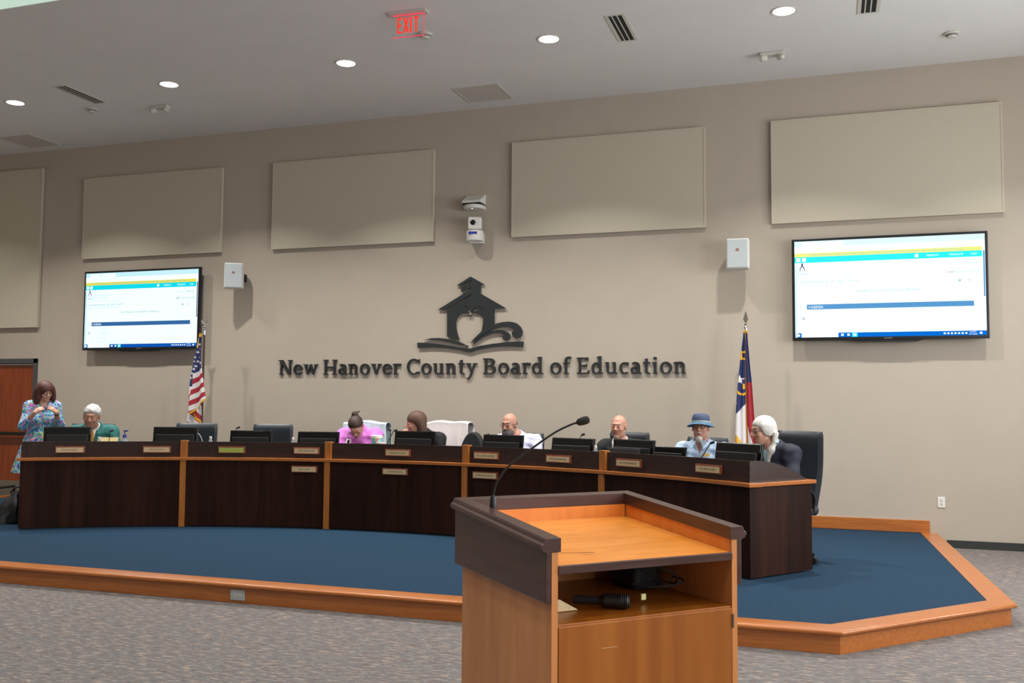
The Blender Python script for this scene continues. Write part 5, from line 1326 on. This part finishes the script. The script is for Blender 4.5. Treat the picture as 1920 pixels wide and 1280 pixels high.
garment(K, 'jacket', M['green_jacket'], .021, .93, .078, .30, .062, wrinkle=.004, armr=1.02)
m = MB(); m.prism([(-.016, 0), (.016, 0), (.020, -.035), (.030, -.24), (0, -.28), (-.030, -.24), (-.020, -.035)], -.006, .006, 'xz')
o = m.build('tie', M['tie'], K['t'], bevel=.003); o.location = (0, -.205, 1.028); o.rotation_euler = (R_(10), 0, 0)
trousers(K, M['darktrouser']); shoes(K, M['shoeblack'])

# 3 woman in pink bent over her notes
K = seated(96.7, 1.0, 12, 'woman in a pink blouse with a hair bun bent over her notes', dict(male=False, pelvis=(0, .06, .38), chest=(0, -.06, .86), neck=(.0, -.15, 1.04), head=(.01, -.275, 1.085), hrot=(R_(6), R_(46), R_(-6)), sw=.19, fat=1.08, hs=1.04, brow=False,
    elL=(.27, -.26, .76), elR=(-.27, -.24, .76), wrL=(.10, -.45, .80), wrR=(-.12, -.45, .80), eyes=False), 'skin')
hair(K, lambda q: smin(smax(ellip(q, (0, .018, .038), (.082, .102, .092)), cap_line(q, .004, .72), .03)-.001, smin(ellip(q, (0, .085, .118), (.036, .034, .036)), rcone(q, (0, .09, .13), (.05, .16, .09), .014, .004), .02), .02), M['hair_brown'], ext=.42)
garment(K, 'blouse', M['pink'], .016, .02, .070, armr=1.25, wrinkle=.005, extra=None)
glasses(K, M['frameblack'], .030, .006, .015)
m = MB(); m.tube([(-.06, -.17, 1.05), (-.09, -.27, .99), (-.075, -.29, .95)], .004, 6); m.build('lanyard', mat('lanyard_blue', '2F3B78', .6), K['t'])
m = MB(); m.X = Matrix.Translation((-.075, -.305, .905)) @ rotm(R_(-14), R_(12), 0); m.box((-.028, 0, -.045), (.028, .002, .045)); bd = m.build('badge', M['paper'], K['t'])
m = MB(); m.X = Matrix.Translation((-.075, -.305, .905)) @ rotm(R_(-14), R_(12), 0); m.box((-.014, -.0012, -.006), (.014, 0, .032)); m.build('badge_photo', M['blackcloth'], bd)
trousers(K, M['darktrouser']); shoes(K, M['shoeblack'])

# 4 dark-haired woman seen in profile
K = seated(89.9, 1.02, 0, 'woman in black with brown hair seen in profile, hand at her mouth', dict(male=False, pelvis=(0, .06, .38), chest=(0, -.02, .84), neck=(-.02, -.07, 1.01), head=(-.085, -.125, 1.135), hrot=(R_(-56), R_(10), R_(2)), sw=.175, hs=1.06, 
    elR=(-.21, -.32, .76), wrR=(-.205, -.245, .950), handR=((.15, .05, 1.0), (.5, .75, .0), (.3, -.9, 0), .9), elL=(.26, -.12, .68), wrL=(.12, -.42, .80), brow=True), 'skin_pink')
hair(K, lambda q: smax(smin(smin(ellip(q, (.0, .022, .036), (.094, .110, .100)), ellip(q, (.045, .05, -.05), (.06, .06, .13)), .04), ellip(q, (-.04, .06, -.06), (.06, .05, .12)), .04), -ellip(q, (-.0, -.150, -.035), (.20, .158, .085)), .012), M['hair_lightbrown'], down=.36)
garment(K, 'top', M['blackcloth'], .013, .9, .066, wrinkle=.003); trousers(K, M['darktrouser']); shoes(K, M['shoeblack'])

# 5 bearded man
K = seated(79.9, .98, -3, 'bald man with a grey beard and glasses in a pale shirt', dict(pelvis=(0, .06, .38), chest=(0.02, -.0, .84), neck=(-.02, -.06, 1.01), head=(-.065, -.125, 1.140), hrot=(R_(-8), R_(12), R_(3)), sw=.20, fat=1.15,
    elL=(.30, -.12, .73), elR=(-.27, -.14, .70), wrL=(.14, -.42, .80), wrR=(-.14, -.42, .80), eyes=False), 'skin_pink')
hair(K, lambda q: smax(smax(smin(ellip(q, (0, -.030, -.080), (.066, .078, .062)), ellip(q, (0, -.055, -.115), (.045, .045, .042)), .03), q[:, 2]+.040+.10*np.minimum(0, q[:, 1]+.03), .008), -rcone(q, (-.02, -.11, -.058), (.02, -.11, -.058), .012, .012), .004), M['beard_grey'], 'beard')
hair(K, lambda q: smax(smax(ellip(q, (0, .022, .01), (.0815, .099, .085)), q[:, 2]-.025, .01), -(q[:, 1]-.0), .01), M['beard_grey'], 'side_hair', strand=.001)
garment(K, 'shirt', M['lavender'], .014, .92, .066, .10, .045, wrinkle=.006, armr=1.02, collar=.012); glasses(K, M['frameblack'], .030, .008, .014); trousers(K, M['darktrouser']); shoes(K, M['shoeblack'])

# 6 bald man in black jacket
K = seated(68.95, .98, -14, 'bald man with a short grey goatee in a black jacket', dict(pelvis=(0, .06, .38), chest=(-.0, 0, .80), neck=(.0, -.04, .975), head=(.0, -.085, 1.138), hrot=(R_(8), R_(3), R_(0)), browmat=M['stubble'], sw=.195, fat=1.12, elL=(.27, -.14, .66), elR=(-.29, -.14, .68)), 'skin_pink')
hair(K, lambda q: smax(smax(smin(ellip(q, (0, -.058, -.098), (.030, .034, .030)), rcone(np.stack([np.abs(q[:, 0]), q[:, 1], q[:, 2]], 1), (0, -.088, -.043), (.024, -.078, -.052), .0062, .005), .012), q[:, 2]+.036, .004), -rcone(q, (-.016, -.1, -.058), (.016, -.1, -.058), .011, .009), .003), M['stubble'], 'goatee', strand=.001)
garment(K, 'shirt', M['white_shirt'], .009, .9, .064, .09, .05, wrinkle=0, h=.008, collar=.012); garment(K, 'jacket', M['blackcloth'], .022, .93, .086, .34, .085, wrinkle=.003, armr=1.05); trousers(K, M['darktrouser']); shoes(K, M['shoeblack'])

# 7 man in the blue hat
K = seated(60.95, 1.0, -10, 'man in a blue brimmed hat with a white goatee in a light blue shirt', dict(pelvis=(0, .08, .38), chest=(0, .04, .81), neck=(0.0, .01, .985), head=(0, -.035, 1.148), hrot=(R_(8), R_(-2), R_(0)), browmat=M['stubble'], sw=.205, fat=1.15, elL=(.30, -.06, .64), elR=(-.30, -.06, .64)), 'skin_pink')
hair(K, lambda q: smax(smin(ellip(q, (0, -.060, -.103), (.030, .034, .034)), rcone(np.stack([np.abs(q[:, 0]), q[:, 1], q[:, 2]], 1), (0, -.090, -.042), (.022, -.080, -.048), .0075, .0055), .006), -rcone(q, (-.016, -.105, -.0575), (.016, -.105, -.0575), .009, .008), .003), M['goatee'], 'goatee', strand=.0012)
garment(K, 'shirt', M['blueshirt'], .015, .92, .066, .13, .05, wrinkle=.006, armr=1.05, collar=.014)
m = MB()
for s in (-1, 1): m.prism([(s*.02, -.0), (s*.075, .012), (s*.105, -.045), (s*.06, -.085)], -.004, .004, 'xz')
o = m.build('collar_wing', M['blueshirt'], K['t'], bevel=.002); o.location = (0, -.100, 1.022); o.rotation_euler = (R_(-28), 0, 0)
m = MB(); m.box((-.035, -.004, -.016), (.035, .004, .016)); o = m.build('name_badge', mat('gold_badge', 'E2C27E', .4), K['t'], bevel=.002); o.location = (.085, -.125, .895); o.rotation_euler = (R_(-8), R_(-4), R_(12))
glasses(K, M['frameblack'], .030, .010, .014, .0024)
m = MB()
m.lathe([(.088, .000), (.091, .03), (.087, .062), (.074, .084), (.045, .093), (.001, .090)], 36)
def bend(m, k=.0): m.v = [(x*.96, y*1.14, z) for x, y, z in m.v]
bend(m); HX = Matrix.Translation(Vector(tup(K['hc']))) @ Matrix.Rotation(R_(8), 4, 'Z') @ Matrix.Rotation(R_(-6), 4, 'X') @ Matrix.Translation((0, .014, .048))
ho = m.build('hat', M['hatband'], K['t'], smooth=True); ho.matrix_local = HX
m = MB(); pr = [(.0885, -.002)]+[(.09+.045*t_, .004-.030*t_**1.2*(1)) for t_ in np.linspace(0, 1, 8)]; pr += [(p_[0], p_[1]-.004) for p_ in pr[::-1]]
vsb = []; n_ = 48
for (r__, z__) in pr:
    for k in range(n_): a = 2*PI*k/n_; vsb.append((r__*math.cos(a)*.98, r__*math.sin(a)*1.12, z__+(r__-.0885)*.18*math.cos(2*a)*-1.0))
fsb = [(i*n_+k, i*n_+(k+1) % n_, ((i+1) % len(pr))*n_+(k+1) % n_, ((i+1) % len(pr))*n_+k) for i in range(len(pr)) for k in range(n_)]
m.add(vsb, fsb); m.build('brim', M['hatblue'], ho, smooth=True)
m = MB(); m.lathe([(.0925, .004), (.0935, .012), (.0925, .02)], 36); bend(m); m.build('hat_ribbon', M['hatrib'], ho, smooth=True)
trousers(K, M['darktrouser']); shoes(K, M['shoeblack'])

# 8 white-haired woman in the navy blazer
K = seated(53.2, .97, -40, 'woman with long white hair in a ponytail, glasses and navy blazer', dict(male=False, pelvis=(0, .06, .38), chest=(.02, -.04, .83), neck=(.0, -.095, 1.00), head=(-.035, -.165, 1.145), hrot=(R_(-16), R_(8), R_(3)), sw=.185, hs=1.04,
    elL=(.29, -.14, .68), elR=(-.25, -.18, .68), browmat=M['stubble']), 'skin')
hair(K, lambda q: smin(smax(smin(ellip(q, (0, .020, .038), (.084, .105, .094)), ellip(q, (0, .085, -.03), (.06, .045, .075)), .03), cap_line(q, -.006, .70), .03)-.001, ellip(np.stack([np.abs(q[:, 0]), q[:, 1]+.25*q[:, 2], q[:, 2]], 1), (.070, .012, .012), (.020, .052, .056)), .03), M['hair_silver'], strand=.0012)
hair(K, lambda q: smin(rcone(q, (.075, .075, -.03), (.085, .055, -.10), .028, .020), smin(rcone(q, (.085, .055, -.10), (.085, .02, -.16), .018, .034), rcone(q, (.085, .02, -.16), (.072, -.01, -.27), .036, .022), .02), .02), M['hair_silver'], 'ponytail', ext=.5, down=.45, strand=.0014)
m = MB(); pc = K['hc']+K['HR'] @ np.array([.087, .055, -.107])*K['sc']; m.ell(tup(pc), (.026, .026, .009), 14, 6); m.build('hair_tie', M['navy'], K['t'])
m = MB(); pc = K['hc']+K['HR'] @ np.array([.084, .012, -.036])*K['sc']; m.ell(tup(pc), (.009, .009, .009), 12, 8); m.build('earring', M['silver'], K['t'])
garment(K, 'top', M['ltblue'], .010, .3, .066, .05, .04, wrinkle=0, h=.008); garment(K, 'blazer', M['navy'], .022, .93, .084, .34, .075, wrinkle=.004, armr=1.0)
m = MB(); m.ell((0, 0, 0), (.012, .004, .02), 10, 6); o = m.build('lapel_pin', M['silver'], K['t']); o.location = (-.095, -.165, .90)
glasses(K, M['frameblack'], .030, .008, .015, .0024); trousers(K, M['darktrouser']); shoes(K, M['shoeblack'])
